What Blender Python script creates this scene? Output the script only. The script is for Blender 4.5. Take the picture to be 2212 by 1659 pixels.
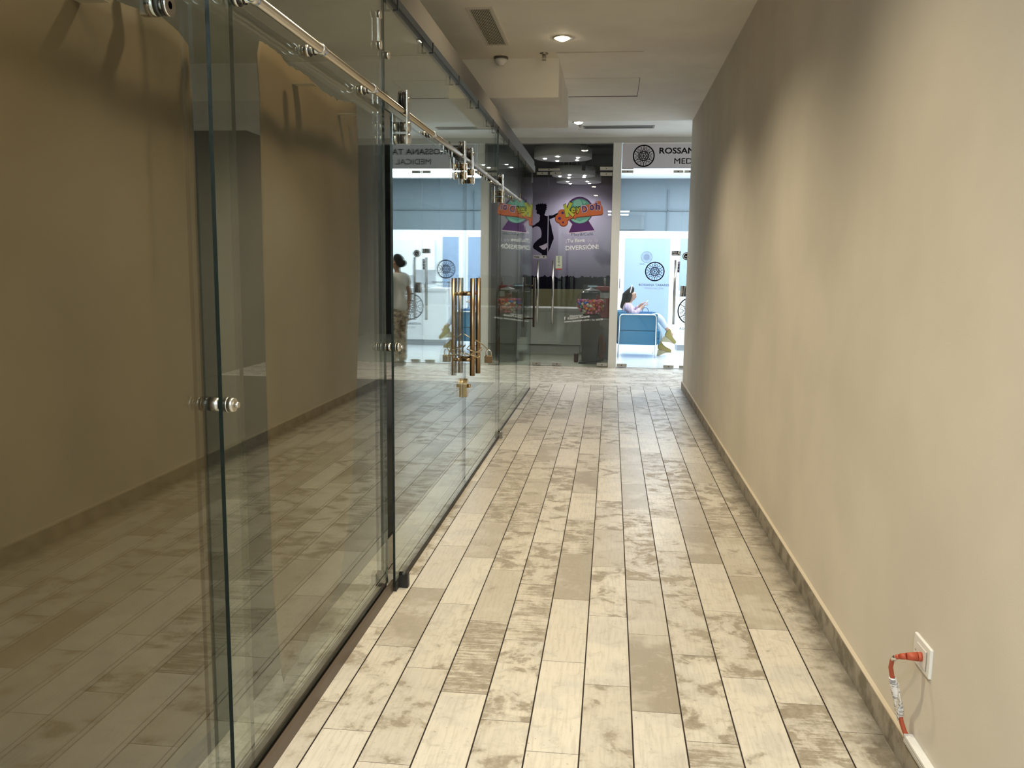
import bpy, bmesh, math, random
from mathutils import Vector, Matrix
random.seed(7)
S = bpy.context.scene
C = S.collection
for o in list(bpy.data.objects):
    bpy.data.objects.remove(o)

# ------------------------------------------------------------------ camera, world, exposure
F, PITCH, YAW, ROLL, EYE = 1848.5, 0.13376, 0.11359, 0.011418, 1.35
cy, sy, cp, sp = math.cos(YAW), math.sin(YAW), math.cos(PITCH), math.sin(PITCH)
fwd = Vector((-sy * cp, cy * cp, -sp)); rgt = Vector((cy, sy, 0)); upv = rgt.cross(fwd)
cr, sr = math.cos(ROLL), math.sin(ROLL)
r2 = cr * rgt + sr * upv; u2 = -sr * rgt + cr * upv
cam = bpy.data.cameras.new('camera'); camo = bpy.data.objects.new('camera', cam); C.objects.link(camo)
M = Matrix((r2, u2, -fwd)).transposed().to_4x4(); M.translation = Vector((0, 0, EYE))
camo.matrix_world = M
cam.sensor_fit = 'HORIZONTAL'; cam.sensor_width = 36; cam.lens = F / 2212 * 36
cam.clip_start = 0.05; cam.clip_end = 100
S.camera = camo

vs = S.view_settings
vs.view_transform = 'Standard'; vs.look = 'None'; vs.gamma = 1; vs.use_curve_mapping = False
vs.exposure = 0.28
S.display_settings.display_device = 'sRGB'
cyc = S.cycles
cyc.max_bounces = 14; cyc.diffuse_bounces = 5; cyc.glossy_bounces = 8; cyc.transmission_bounces = 8
cyc.transparent_max_bounces = 32
cyc.caustics_reflective = False; cyc.caustics_refractive = False
cyc.sample_clamp_indirect = 4.0

w = bpy.data.worlds.new('world'); S.world = w; w.use_nodes = True
bg = w.node_tree.nodes['Background']; bg.inputs[0].default_value = (1.0, 0.92, 0.90, 1); bg.inputs[1].default_value = 0.15

WARM = (1.0, 0.84, 0.575); COOL = (0.80, 0.90, 1.0); NEUT = (1.0, 0.93, 0.82)

def spot(loc, energy, col, size=150, blend=1.0, rad=0.05, rot=(0, 0, 0), parent=None):
    l = bpy.data.lights.new('lamp_light', 'SPOT'); l.energy = energy; l.color = col
    l.spot_size = math.radians(size); l.spot_blend = blend; l.shadow_soft_size = rad
    o = bpy.data.objects.new('lamp_light', l); C.objects.link(o); o.location = loc; o.rotation_euler = rot
    if parent: o.parent = parent
    return o
def area(loc, energy, col, sx, sy_, rot=(0, 0, 0), parent=None):
    l = bpy.data.lights.new('ceiling_area_light', 'AREA'); l.energy = energy; l.color = col
    l.shape = 'RECTANGLE'; l.size = sx; l.size_y = sy_
    o = bpy.data.objects.new('ceiling_area_light', l); C.objects.link(o); o.location = loc; o.rotation_euler = rot
    if parent: o.parent = parent
    return o

P_CORR = 124.0      # corridor downlights
P_CROSS = 100.0     # cross corridor downlights
P_SPA = 138.0      # clinic ceiling lights
P_PANEL = 50.0     # added ceiling panels out of view behind the camera
P_CAFE = 38.0       # play cafe drum lights
area((1.9, 13.2, 3.06), P_SPA * .55, COOL, 2.8, 1.2)
area((1.9, 15.6, 3.06), P_SPA, COOL, 3.0, 1.6)

# ------------------------------------------------------------------ materials
MATS = {}
def pbr(name, col, rough=.6, metal=0.0, spec=.5, emit=None, es=0, coat=0):
    if name in MATS: return MATS[name]
    m = bpy.data.materials.new(name); m.use_nodes = True
    b = m.node_tree.nodes['Principled BSDF']
    b.inputs['Base Color'].default_value = (*col, 1); b.inputs['Roughness'].default_value = rough
    b.inputs['Metallic'].default_value = metal; b.inputs['Specular IOR Level'].default_value = spec
    if emit: b.inputs['Emission Color'].default_value = (*emit, 1); b.inputs['Emission Strength'].default_value = es
    if coat: b.inputs['Coat Weight'].default_value = coat
    MATS[name] = m
    return m
class NT:
    def __init__(s, m): s.t = m.node_tree; s.n = s.t.nodes
    def add(s, ty, **kw):
        n = s.n.new(ty)
        for k, v in kw.items(): setattr(n, k, v)
        return n
    def link(s, a, b): s.t.links.new(a, b)
    def math(s, op, a, b=None, clamp=False):
        n = s.add('ShaderNodeMath', operation=op, use_clamp=clamp)
        for i, v in enumerate((a, b)):
            if v is None: continue
            if isinstance(v, (int, float)): n.inputs[i].default_value = v
            else: s.link(v, n.inputs[i])
        return n.outputs[0]
    def mix(s, f, a, b):
        n = s.add('ShaderNodeMix', data_type='RGBA')
        for sock, v in ((n.inputs[0], f), (n.inputs[6], a), (n.inputs[7], b)):
            if isinstance(v, (int, float)): sock.default_value = v
            elif isinstance(v, tuple): sock.default_value = (*v, 1)
            else: s.link(v, sock)
        return n.outputs[2]
    def step(s, x, lo, hi):
        n = s.add('ShaderNodeMapRange', interpolation_type='SMOOTHSTEP')
        s.link(x, n.inputs[0])
        for i, v in ((1, lo), (2, hi)):
            if isinstance(v, (int, float)): n.inputs[i].default_value = v
            else: s.link(v, n.inputs[i])
        return n.outputs[0]
    def noise(s, vec, scale, detail=4, rough=.55, dist=0):
        n = s.add('ShaderNodeTexNoise'); n.inputs['Scale'].default_value = scale; n.inputs['Detail'].default_value = detail
        n.inputs['Roughness'].default_value = rough; n.inputs['Distortion'].default_value = dist
        if vec is not None: s.link(vec, n.inputs['Vector'])
        return n.outputs[0]
    def bump(s, h, strength, dist=.01):
        n = s.add('ShaderNodeBump'); n.inputs['Strength'].default_value = strength; n.inputs['Distance'].default_value = dist
        s.link(h, n.inputs['Height']); return n.outputs[0]

def plaster(name, col, rough=.75, bumpy=.12, mottling=.06):
    if name in MATS: return MATS[name]
    m = pbr(name, col, rough); t = NT(m); b = t.n['Principled BSDF']
    tc = t.add('ShaderNodeTexCoord').outputs['Object']
    n1 = t.noise(tc, 1.3, 3); n2 = t.noise(tc, 180, 2)
    dk = tuple(c * (1 - mottling * 2) for c in col)
    t.link(t.mix(t.step(n1, .3, .7), col, dk), b.inputs['Base Color'])
    t.link(t.bump(n2, bumpy, .002), b.inputs['Normal'])
    return m
WALL = plaster('wall_paint', (.76, .715, .635)); t = NT(WALL); b = t.n['Principled BSDF']; src = b.inputs['Base Color'].links[0].from_socket
tc = t.add('ShaderNodeTexCoord').outputs['Object']; mp = t.add('ShaderNodeMapping'); t.link(tc, mp.inputs[0]); mp.inputs['Scale'].default_value = (9, 9, 3.2)
scuff = t.math('MULTIPLY', t.step(t.noise(mp.outputs[0], 1.0, 6, .7, .5), .70, .80), .35)
t.link(t.mix(scuff, src, (.42, .38, .32)), b.inputs['Base Color'])
CEIL = plaster('ceiling_paint', (.90, .86, .78))
WHITE = plaster('white_paint', (.82, .82, .80), bumpy=.03, mottling=.02)
def metal(name, col, rough): return pbr(name, col, rough, 1.0)
STEEL = metal('brushed_steel', (.62, .60, .56), .28)
DSTEEL = metal('aged_steel', (.40, .37, .33), .35)
BRASS = metal('bronze_handle', (.36, .26, .165), .30)
LBRASS = metal('brass_lock', (.50, .38, .22), .25)
CHROME = metal('chrome', (.8, .8, .8), .12)
BLACK = pbr('black_plastic', (.012, .012, .012), .45)
CHAN = pbr('channel_brown', (.10, .075, .055), .45)
GEDGE = pbr('glass_edge', (.006, .012, .010), .25)
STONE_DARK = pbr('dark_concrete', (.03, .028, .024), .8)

def glass_mat(name, tint=(.955, .975, .96), wavy=0, r0=.042):
    m = bpy.data.materials.new(name); m.use_nodes = True; t = NT(m); t.n.clear()
    out = t.add('ShaderNodeOutputMaterial'); mx = t.add('ShaderNodeMixShader')
    tr = t.add('ShaderNodeBsdfTransparent'); gl = t.add('ShaderNodeBsdfGlossy'); gl.inputs['Roughness'].default_value = 0
    tr.inputs[0].default_value = (*tint, 1); gl.inputs[0].default_value = (.95, 1, .97, 1)
    g = t.add('ShaderNodeNewGeometry'); d = t.add('ShaderNodeVectorMath', operation='DOT_PRODUCT')
    t.link(g.outputs['Incoming'], d.inputs[0]); t.link(g.outputs['Normal'], d.inputs[1])
    c = t.math('ABSOLUTE', d.outputs['Value']); k = t.math('POWER', t.math('SUBTRACT', 1.0, c, True), 5.0)
    fr = t.math('ADD', t.math('MULTIPLY', k, 1 - r0), r0, True)
    t.link(fr, mx.inputs[0]); t.link(tr.outputs[0], mx.inputs[1]); t.link(gl.outputs[0], mx.inputs[2]); t.link(mx.outputs[0], out.inputs[0])
    if wavy:
        tc = t.add('ShaderNodeTexCoord').outputs['Object']; mp = t.add('ShaderNodeMapping'); t.link(tc, mp.inputs[0])
        mp.inputs['Scale'].default_value = (1, 3, .7)
        t.link(t.bump(t.noise(mp.outputs[0], 3.0, 2), wavy, .01), gl.inputs['Normal'])
    return m
GLASS = glass_mat('clear_glass')
SGLASS = glass_mat('shopfront_glass', (.97, .985, .98), r0=.022)
FILMGLASS = glass_mat('rippled_glass', (.92, .94, .93), .05)

# distressed tile: attribute tone = (streak, threshold, base tone)
def tile_mat(name, gain=1.0):
    m = pbr(name, (.6, .55, .45), .42, spec=.45); t = NT(m); b = t.n['Principled BSDF']
    uv = t.add('ShaderNodeUVMap'); uv.uv_map = 'tile_uv'
    at = t.add('ShaderNodeAttribute'); at.attribute_name = 'tone'
    sep = t.add('ShaderNodeSeparateColor'); t.link(at.outputs['Color'], sep.inputs[0])
    st, th, tone = sep.outputs; th = t.math('SUBTRACT', th, .022)
    n1 = t.noise(uv.outputs[0], 9, 7, .62, .4)
    mp = t.add('ShaderNodeMapping'); t.link(uv.outputs[0], mp.inputs[0]); mp.inputs['Scale'].default_value = (5, 75, 1)
    n2 = t.noise(mp.outputs[0], 1.0, 5, .7, .3)
    comb = t.math('ADD', t.math('MULTIPLY', n1, t.math('SUBTRACT', 1.0, t.math('MULTIPLY', st, .62))), t.math('MULTIPLY', n2, t.math('MULTIPLY', st, .62)))
    comb = t.math('ADD', comb, t.math('MULTIPLY', t.math('SUBTRACT', t.noise(uv.outputs[0], 55, 4, .75), .5), .20))
    worn = t.step(comb, th, t.math('ADD', th, .085))
    n3 = t.noise(uv.outputs[0], 34, 5, .7); n4 = t.noise(uv.outputs[0], 4, 3)
    cream = (.73 * gain, .685 * gain, .60 * gain); grey = (.56 * gain, .535 * gain, .49 * gain); taupe = (.34 * gain, .295 * gain, .225 * gain); brown = (.20 * gain, .16 * gain, .11 * gain)
    base = t.mix(tone, cream, taupe)
    base = t.mix(t.math('MULTIPLY', t.step(n4, .48, .62), .55), base, t.mix(tone, grey, cream))
    wc = t.mix(t.step(n3, .35, .65), (.38 * gain, .33 * gain, .26 * gain), brown)
    wc = t.mix(tone, wc, (.50 * gain, .45 * gain, .37 * gain))
    col = t.mix(t.math('MULTIPLY', worn, .92), base, wc)
    # soft halo round the worn patches
    halo = t.step(comb, t.math('SUBTRACT', th, .10), t.math('ADD', th, .06))
    col = t.mix(t.math('MULTIPLY', halo, .34), col, taupe)
    # fine grain along the plank and faint marbling
    mp2 = t.add('ShaderNodeMapping'); t.link(uv.outputs[0], mp2.inputs[0]); mp2.inputs['Scale'].default_value = (95, 7, 1)
    gr1 = t.step(t.noise(mp2.outputs[0], 1.0, 4, .6), .42, .72)
    col = t.mix(t.math('MULTIPLY', gr1, .30), col, taupe)
    mar = t.step(t.noise(uv.outputs[0], 16, 6, .7, 1.2), .53, .66)
    col = t.mix(t.math('MULTIPLY', mar, .55), col, (.50 * gain, .46 * gain, .395 * gain))
    spk = t.step(t.noise(uv.outputs[0], 70, 3, .6), .66, .72)
    col = t.mix(t.math('MULTIPLY', spk, .6), col, brown)
    # grime along the right-hand skirting
    tc = t.add('ShaderNodeTexCoord').outputs['Object']; sx = t.add('ShaderNodeSeparateXYZ'); t.link(tc, sx.inputs[0])
    g = t.math('ADD', sx.outputs[0], t.math('MULTIPLY', t.math('SUBTRACT', t.noise(tc, 12, 5, .65), .5), .22))
    gr = t.math('MULTIPLY', t.step(g, .71, .85), t.math('LESS_THAN', sx.outputs[1], 9.95))
    col = t.mix(t.math('MULTIPLY', gr, .80), col, (.10, .085, .06))
    t.link(col, b.inputs['Base Color'])
    t.link(t.math('ADD', t.math('MULTIPLY', worn, .12), .34), b.inputs['Roughness'])
    t.link(t.bump(comb, .04, .004), b.inputs['Normal'])
    return m
TILE = tile_mat('distressed_tile')
GROUT = pbr('grout', (.028, .02, .013), .85)
# skirting: same tile, darker and dirtier
SKIRT = pbr('skirting_tile', (.33, .29, .24), .55); t = NT(SKIRT); b = t.n['Principled BSDF']
tc = t.add('ShaderNodeTexCoord').outputs['Object']
t.link(t.mix(t.step(t.noise(tc, 11, 6, .65), .42, .62), (.37, .335, .28), (.20, .175, .135)), b.inputs['Base Color'])
# kraft paper
KRAFT = pbr('kraft_paper', (.47, .34, .20), .8); t = NT(KRAFT); b = t.n['Principled BSDF']
tc = t.add('ShaderNodeTexCoord').outputs['Object']
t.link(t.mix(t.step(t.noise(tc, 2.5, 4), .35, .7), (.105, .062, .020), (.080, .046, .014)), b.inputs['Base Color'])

# ------------------------------------------------------------------ mesh helpers
class MB:
    def __init__(s): s.bm = bmesh.new()
    def box(s, x0, x1, y0, y1, z0, z1, mi=0, rot=None, bev=0):
        vs_ = [s.bm.verts.new((x, y, z)) for x in (x0, x1) for y in (y0, y1) for z in (z0, z1)]
        idx = ((0, 1, 3, 2), (4, 6, 7, 5), (0, 4, 5, 1), (2, 3, 7, 6), (0, 2, 6, 4), (1, 5, 7, 3))
        fs = [s.bm.faces.new([vs_[i] for i in f]) for f in idx]
        for f in fs: f.material_index = mi
        if bev:
            es = {e for f in fs for e in f.edges}
            bmesh.ops.bevel(s.bm, geom=list(es), offset=bev, segments=3, profile=.6, affect='EDGES')
        if rot: bmesh.ops.transform(s.bm, matrix=rot, verts=vs_)
        return s
    def cyl(s, a, b, r, n=20, r2=None, caps=True, mi=0):
        a, b = Vector(a), Vector(b); d = (b - a).normalized()
        u = d.orthogonal().normalized(); v = d.cross(u); r2 = r if r2 is None else r2
        ra = [s.bm.verts.new(a + r * (math.cos(2 * math.pi * i / n) * u + math.sin(2 * math.pi * i / n) * v)) for i in range(n)]
        rb = [s.bm.verts.new(b + r2 * (math.cos(2 * math.pi * i / n) * u + math.sin(2 * math.pi * i / n) * v)) for i in range(n)]
        for i in range(n):
            f = s.bm.faces.new((ra[i], ra[(i + 1) % n], rb[(i + 1) % n], rb[i])); f.smooth = True; f.material_index = mi
        if caps:
            s.bm.faces.new(ra[::-1]).material_index = mi; s.bm.faces.new(rb).material_index = mi
        return s
    def tube(s, pts, r, n=10, closed=False, mi=0):
        pts = [Vector(p) for p in pts]; rings = []; u = None
        N = len(pts)
        for i, p in enumerate(pts):
            a = pts[i - 1] if (i > 0 or closed) else p; c = pts[(i + 1) % N] if (i < N - 1 or closed) else p
            d = (c - a).normalized()
            u = d.orthogonal().normalized() if u is None else (u - d * u.dot(d)).normalized()
            v = d.cross(u); rr = r[i] if isinstance(r, (list, tuple)) else r
            rings.append([s.bm.verts.new(p + rr * (math.cos(2 * math.pi * k / n) * u + math.sin(2 * math.pi * k / n) * v)) for k in range(n)])
        for i in range(N if closed else N - 1):
            A, B = rings[i], rings[(i + 1) % N]
            for k in range(n):
                f = s.bm.faces.new((A[k], A[(k + 1) % n], B[(k + 1) % n], B[k])); f.smooth = True; f.material_index = mi
        if not closed:
            s.bm.faces.new(rings[0][::-1]).material_index = mi; s.bm.faces.new(rings[-1]).material_index = mi
        return s
    def prism(s, poly, mat4, depth, mi=0):
        """2-D polygon in the local xy plane, extruded along local z, then placed by mat4"""
        lo = [s.bm.verts.new(mat4 @ Vector((x, y, 0))) for x, y in poly]
        hi = [s.bm.verts.new(mat4 @ Vector((x, y, depth))) for x, y in poly]
        n = len(poly)
        s.bm.faces.new(lo[::-1]).material_index = mi; s.bm.faces.new(hi).material_index = mi
        for i in range(n): s.bm.faces.new((lo[i], lo[(i + 1) % n], hi[(i + 1) % n], hi[i])).material_index = mi
        return s
    def ball(s, c, r, seg=20, rings=12, sc=(1, 1, 1), mi=0):
        m = Matrix.Translation(c) @ Matrix.Diagonal((*[r * k for k in sc], 1))
        q = bmesh.ops.create_uvsphere(s.bm, u_segments=seg, v_segments=rings, radius=1, matrix=m)
        for v in q['verts']:
            for f in v.link_faces: f.smooth = True; f.material_index = mi
        return s
    def lathe(s, prof, c, n=40, mi=0):
        rings = []
        for r, z in prof:
            rings.append([s.bm.verts.new((c[0] + r * math.cos(2 * math.pi * k / n), c[1] + r * math.sin(2 * math.pi * k / n), c[2] + z)) for k in range(n)])
        for A, B in zip(rings, rings[1:]):
            for k in range(n):
                f = s.bm.faces.new((A[k], A[(k + 1) % n], B[(k + 1) % n], B[k])); f.smooth = True; f.material_index = mi
        s.bm.faces.new(rings[0][::-1]); s.bm.faces.new(rings[-1])
        return s
    def build(s, name, mats, parent=None, normals=True):
        if normals: bmesh.ops.recalc_face_normals(s.bm, faces=s.bm.faces[:])
        me = bpy.data.meshes.new(name); s.bm.to_mesh(me); s.bm.free()
        for m in (mats if isinstance(mats, (list, tuple)) else [mats]): me.materials.append(m)
        o = bpy.data.objects.new(name, me); C.objects.link(o)
        if parent: o.parent = parent; o.matrix_parent_inverse = Matrix.Translation(parent.location).inverted()
        return o
def tag(o, label, cat, group=None, kind=None):
    o['label'] = label; o['category'] = cat
    if group: o['group'] = group
    if kind: o['kind'] = kind
    return o
def struct(o, label, cat): return tag(o, label, cat, kind='structure')
def empty(name, loc, label, cat, group=None, kind=None):
    o = bpy.data.objects.new(name, None); C.objects.link(o); o.location = loc; o.empty_display_size = .1
    return tag(o, label, cat, group, kind)
def plabel(o, s): o['label'] = s; return o
def XZ(y): return Matrix(((1, 0, 0, 0), (0, 0, -1, y), (0, 1, 0, 0), (0, 0, 0, 1)))     # local xy -> world xz, extruded towards -y
def YZ(x): return Matrix(((0, 0, 1, x), (1, 0, 0, 0), (0, 1, 0, 0), (0, 0, 0, 1)))      # local xy -> world yz, extruded towards +x

# ------------------------------------------------------------------ floor of distressed planks
L, W, XA = .569, .1518, .5517
XR, XG = .8315, -.905
special = {(-3, -1): (0, .66, .92), (-9, -2): (.1, .56, .8), (-6, -1): (.75, .50, .12), (-7, -2): (.95, .47, .05), (-5, -1): (0, .74, .12), (-5, -2): (0, .8, 0),
 (-6, -2): (.05, .53, .05), (-6, -3): (.1, .55, .15), (-7, -3): (0, .8, 0), (-7, -1): (.1, .66, .42), (-8, -2): (.1, .58, .12), (-8, -3): (.1, .57, .22), (-8, -1): (0, .7, .05),
 (-9, -3): (.1, .57, .12), (-9, -4): (0, .72, 0), (-9, -1): (.0, .7, .25), (-4, -1): (0, .8, .03), (-4, -2): (0, .57, .25), (-4, 0): (.05, .53, .05), (-3, -2): (0, .72, .06),
 (-3, 0): (0, .62, .42), (-2, -1): (.05, .535, .06), (-2, 0): (.05, .535, .25), (-2, -2): (.8, .49, .15), (-1, -1): (0, .68, .02), (-1, 0): (.05, .50, .12), (-1, 1): (.5, .62, .18),
 (0, -1): (.55, .49, .12), (0, 0): (0, .66, .05), (0, 1): (0, .64, .72), (1, 1): (.1, .53, .30), (1, 0): (0, .6, .42), (1, -1): (.1, .53, .2), (-10, -3): (.1, .55, .1),
 (-5, 3): (0, .62, .95), (-7, 1): (.9, .49, .05), (-6, 1): (.0, .58, .05), (-3, 2): (.5, .52, .1), (-1, 2): (.0, .62, .85), (-4, 2): (.2, .52, .1), (0, 3): (.9, .47, .2), (-9, 1): (0, .7, .35)}
def rand_tone():
    k = random.random()
    if k < .26: return (0, random.uniform(.62, .8), random.uniform(0, .12))
    if k < .68: return (random.uniform(0, .2), random.uniform(.485, .55), random.uniform(0, .3))
    if k < .86: return (random.uniform(.5, .95), random.uniform(.47, .53), random.uniform(0, .2))
    return (0, random.uniform(.58, .68), random.uniform(.4, .9))
fm = bmesh.new(); uvl = fm.loops.layers.uv.new('tile_uv'); cl = fm.loops.layers.float_color.new('tone')
def tile(x0, x1, y0, y1, tone, swap=False):
    gx, gy = (.0023, .0009) if not swap else (.0009, .0020)
    x0 += gx; x1 -= gx; y0 += gy; y1 -= gy
    if x1 - x0 < .004 or y1 - y0 < .004: return
    vv = [fm.verts.new((x, y, 0)) for x, y in ((x0, y0), (x1, y0), (x1, y1), (x0, y1))]
    f = fm.faces.new(vv); f.material_index = 0
    ox, oy = random.uniform(0, 40), random.uniform(0, 40)
    for lp in f.loops:
        a, b_ = lp.vert.co.x - x0, lp.vert.co.y - y0
        if swap: a, b_ = b_, a
        lp[uvl].uv = (a + ox, b_ + oy); lp[cl] = (*tone, 1)
YE = 10.07
for k in range(-11, 2):
    xa = max(XA + k * W, -1.08); xb = min(XA + (k + 1) * W, .86)
    if xb <= xa: continue
    for n in range(-16, 18):
        ya = 2.629 - .152 * k + n * L; yb = ya + L
        ya, yb = max(ya, -3.0), min(yb, YE)
        if yb <= ya: continue
        tile(xa, xb, ya, yb, special.get((k, n)) or rand_tone())
NR = 13; WY = (11.98 - YE) / NR
for r in range(NR):
    off = (r * .19) % L
    for n in range(-10, 12):
        xa = -.3 + off + n * L; xb = xa + L
        xa, xb = max(xa, -5), min(xb, 5)
        if xb > xa: tile(xa, xb, YE + r * WY, YE + (r + 1) * WY, rand_tone(), True)
gv = [fm.verts.new(p) for p in ((-5, -3, -.004), (5, -3, -.004), (5, 11.98, -.004), (-5, 11.98, -.004))]
fm.faces.new(gv).material_index = 1
me = bpy.data.meshes.new('floor'); fm.to_mesh(me); fm.free(); me.materials.append(TILE); me.materials.append(GROUT)
fl = bpy.data.objects.new('floor', me); C.objects.link(fl)
struct(fl, 'corridor floor of distressed cream and brown wood-look tiles', 'floor')
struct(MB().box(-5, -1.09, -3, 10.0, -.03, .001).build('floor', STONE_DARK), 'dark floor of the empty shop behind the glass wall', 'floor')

# ------------------------------------------------------------------ walls, ceilings, skirting
ZC = 3.0; YW = 9.955
struct(MB().box(.845, 1.0, -3, YW, 0, 3.2).build('wall_right', WALL), 'long cream painted wall on the right of the corridor', 'wall')
struct(MB().box(-5, .845, -3, 9.93, ZC, 3.2).build('ceiling', CEIL), 'cream corridor ceiling with a downlight and air grille', 'ceiling')
struct(MB().box(-5, 5, 9.93, 12.0, 3.125, 3.3).build('ceiling', plaster('lobby_ceiling', (.82, .82, .80))), 'higher white ceiling of the cross corridor by the shopfronts', 'ceiling')
struct(MB().box(1.0, 5, YW - .15, YW, 0, 3.2).build('wall_back', WALL), 'return of the corridor wall along the cross corridor', 'wall')
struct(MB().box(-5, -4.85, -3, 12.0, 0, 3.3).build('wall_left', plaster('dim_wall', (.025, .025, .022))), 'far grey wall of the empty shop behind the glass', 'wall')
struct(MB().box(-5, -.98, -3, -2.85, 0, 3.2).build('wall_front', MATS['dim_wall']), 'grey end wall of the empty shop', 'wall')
struct(MB().box(4.85, 5, 9.8, 12.0, 0, 3.3).build('wall_end', WALL), 'end wall of the cross corridor', 'wall')
struct(MB().box(-.98, .845, -3.1, -3.0, 0, 3.2).build('wall_rear_added', WALL), 'added wall closing the corridor out of view behind the camera', 'wall')  # added out of view so no bright opening mirrors in the shop glass
# soffit box
struct(MB().box(-5, -.455, 7.01, 8.5, 2.70, 3.0).build('trim_1', CEIL), 'dropped plaster box under the corridor ceiling', 'soffit')
sk = MB()
sk.box(XR, .845, -3, YW + .01, 0, .083)
o = sk.build('baseboard_right', SKIRT); struct(o, 'dirty grey tile skirting along the right wall', 'skirting')
cap = MB()
cap.box(XR - .001, .8455, -3, YW + .01, .083, .087)
cap.build('top_edge', pbr('skirting_lit_edge', (.62, .55, .44), .6), o)  # light from above put into the paler colour of the ledge

# ------------------------------------------------------------------ ceiling fittings
def downlight(x, y, z, energy, col, label, grp=None, r=.07):
    e = empty('recessed_downlight', (x, y, z), label, 'ceiling light', grp)
    MB().lathe([(r * .72, .0), (r * .76, -.006), (r, -.006), (r * 1.02, -.001), (r * 1.02, .002)], (x, y, z), 32).build('trim_ring', pbr('lamp_ring', (.75, .70, .62), .35, .6), e)
    MB().lathe([(.001, -.024), (r * .3, -.022), (r * .55, -.015), (r * .72, -.005), (r * .72, -.002)], (x, y, z), 32).build('lens', pbr('lamp_lens_%d' % int(energy), (1, 1, 1), .4, emit=col, es=34), e)
    l = spot((x, y, z - .05), energy, col, 132, 1.0, .045)
    l.parent = e; l.matrix_parent_inverse = Matrix.Translation(e.location).inverted()
    return e
downlight(-.397, 6.42, ZC, P_CORR, WARM, 'round recessed downlight glowing in the corridor ceiling by the air grille')
downlight(-.397, 4.42, ZC, P_CORR, WARM, 'added round downlight just above the view, evening out the wall light')  # extra unseen lamp, added to smooth the light along the wall
downlight(-.397, 2.42, ZC, P_CORR, WARM, 'round recessed downlight over the tall glass panel in its floor channel')
downlight(-.397, .42, ZC, P_CORR, WARM, 'added round downlight right above the camera, evening out the wall light')  # another unseen lamp added for even light on the wall
def added_panel(x, y, label):  # added panels out of view, standing in for light from behind the camera
    e = empty('added_light_panel', (x, y, ZC), label, 'ceiling light')
    MB().box(x - .32, x + .32, y - .32, y + .32, ZC - .012, ZC).build('frame', WHITE, e)
    MB().box(x - .30, x + .30, y - .30, y + .30, ZC - .014, ZC - .010).build('diffuser', pbr('added_panel_lens', (1, 1, 1), .4, emit=(.9, .95, 1), es=6), e)
    l = area((x, y, ZC - .02), P_PANEL, (.72, .88, 1.0), .6, .6)
    l.parent = e; l.matrix_parent_inverse = Matrix.Translation(e.location).inverted()
added_panel(.15, -.75, 'added square white light panel, out of view behind the camera')
added_panel(.15, -2.2, 'added square white light panel, out of view at the closed corridor end')
downlight(-.45, 10.75, 3.125, P_CROSS, NEUT, 'round downlight in the cross corridor ceiling before the play cafe')
downlight(-2.6, 10.75, 3.125, P_CROSS, NEUT, 'round downlight in the cross corridor ceiling at its left end')
downlight(1.6, 10.75, 3.125, P_CROSS, NEUT, 'round downlight in the cross corridor ceiling before the clinic')

def grille(name, x0, x1, y0, y1, z, n, along_y, label, fm_=None):
    e = empty(name, ((x0 + x1) / 2, (y0 + y1) / 2, z), label, 'air vent')
    fr = MB(); t_ = .022
    for a in ((x0, x1, y0, y0 + t_), (x0, x1, y1 - t_, y1), (x0, x0 + t_, y0 + t_, y1 - t_), (x1 - t_, x1, y0 + t_, y1 - t_)):
        fr.box(*a, z - .008, z + .002)
    VP = pbr('vent_paint', (.66, .62, .55), .5); fr.build('frame', fm_ or VP, e)
    MB().box(x0 + t_, x1 - t_, y0 + t_, y1 - t_, z - .0015, z - .0005).build('opening', pbr('vent_dark', (.015, .014, .012), .9), e)
    sl = MB()
    for i in range(n):
        if along_y:
            c = x0 + t_ + (i + .5) * (x1 - x0 - 2 * t_) / n; q = (x1 - x0 - 2 * t_) / n * .17
            sl.box(c - q, c + q, y0 + t_, y1 - t_, z - .007, z - .002)
        else:
            c = y0 + t_ + (i + .5) * (y1 - y0 - 2 * t_) / n; q = (y1 - y0 - 2 * t_) / n * .17
            sl.box(x0 + t_, x1 - t_, c - q, c + q, z - .007, z - .002)
    sl.build('louvre', fm_ or VP, e)
    return e
grille('air_grille', -.975, -.80, 5.66, 6.58, ZC, 12, True, 'long slatted air grille in the corridor ceiling')
grille('slot_diffuser', -.40, .48, 11.02, 11.20, 3.125, 3, False, 'slim grey slot diffuser in the cross corridor ceiling', pbr('diffuser_grey', (.22, .22, .22), .5))
e = empty('smoke_detector', (-.925, 7.0, ZC), 'white smoke detector on the ceiling beside the air grille', 'smoke detector')
MB().lathe([(.056, 0), (.056, -.012), (.05, -.016)], (-.91, 6.96, ZC)).build('base', pbr('dark_rim', (.12, .10, .08), .5), e)
MB().lathe([(.048, -.016), (.046, -.036), (.03, -.048), (.026, -.06), (.004, -.062)], (-.91, 6.96, ZC)).build('body', WHITE, e)
def sprinkler(x, y, z, label):
    e = empty('fire_sprinkler', (x, y, z), label, 'sprinkler')
    MB().lathe([(.032, 0), (.034, -.004), (.018, -.012)], (x, y, z), 24).build('flange', DSTEEL, e)
    m = MB(); m.cyl((x, y, z - .01), (x, y, z - .035), .007, 10); m.tube([(x - .012, y, z - .015), (x - .014, y, z - .035), (x, y, z - .05), (x + .014, y, z - .035), (x + .012, y, z - .015)], .003, 6)
    m.build('head', DSTEEL, e)
    MB().lathe([(.001, -.05), (.018, -.05), (.018, -.053), (.001, -.053)], (x, y, z), 16).build('deflector', DSTEEL, e)
sprinkler(-.563, 6.86, ZC, 'small fire sprinkler in the corridor ceiling past the downlight')
sprinkler(-.435, 10.95, 3.125, 'small fire sprinkler beside the slot diffuser in the cross corridor ceiling')
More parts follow.
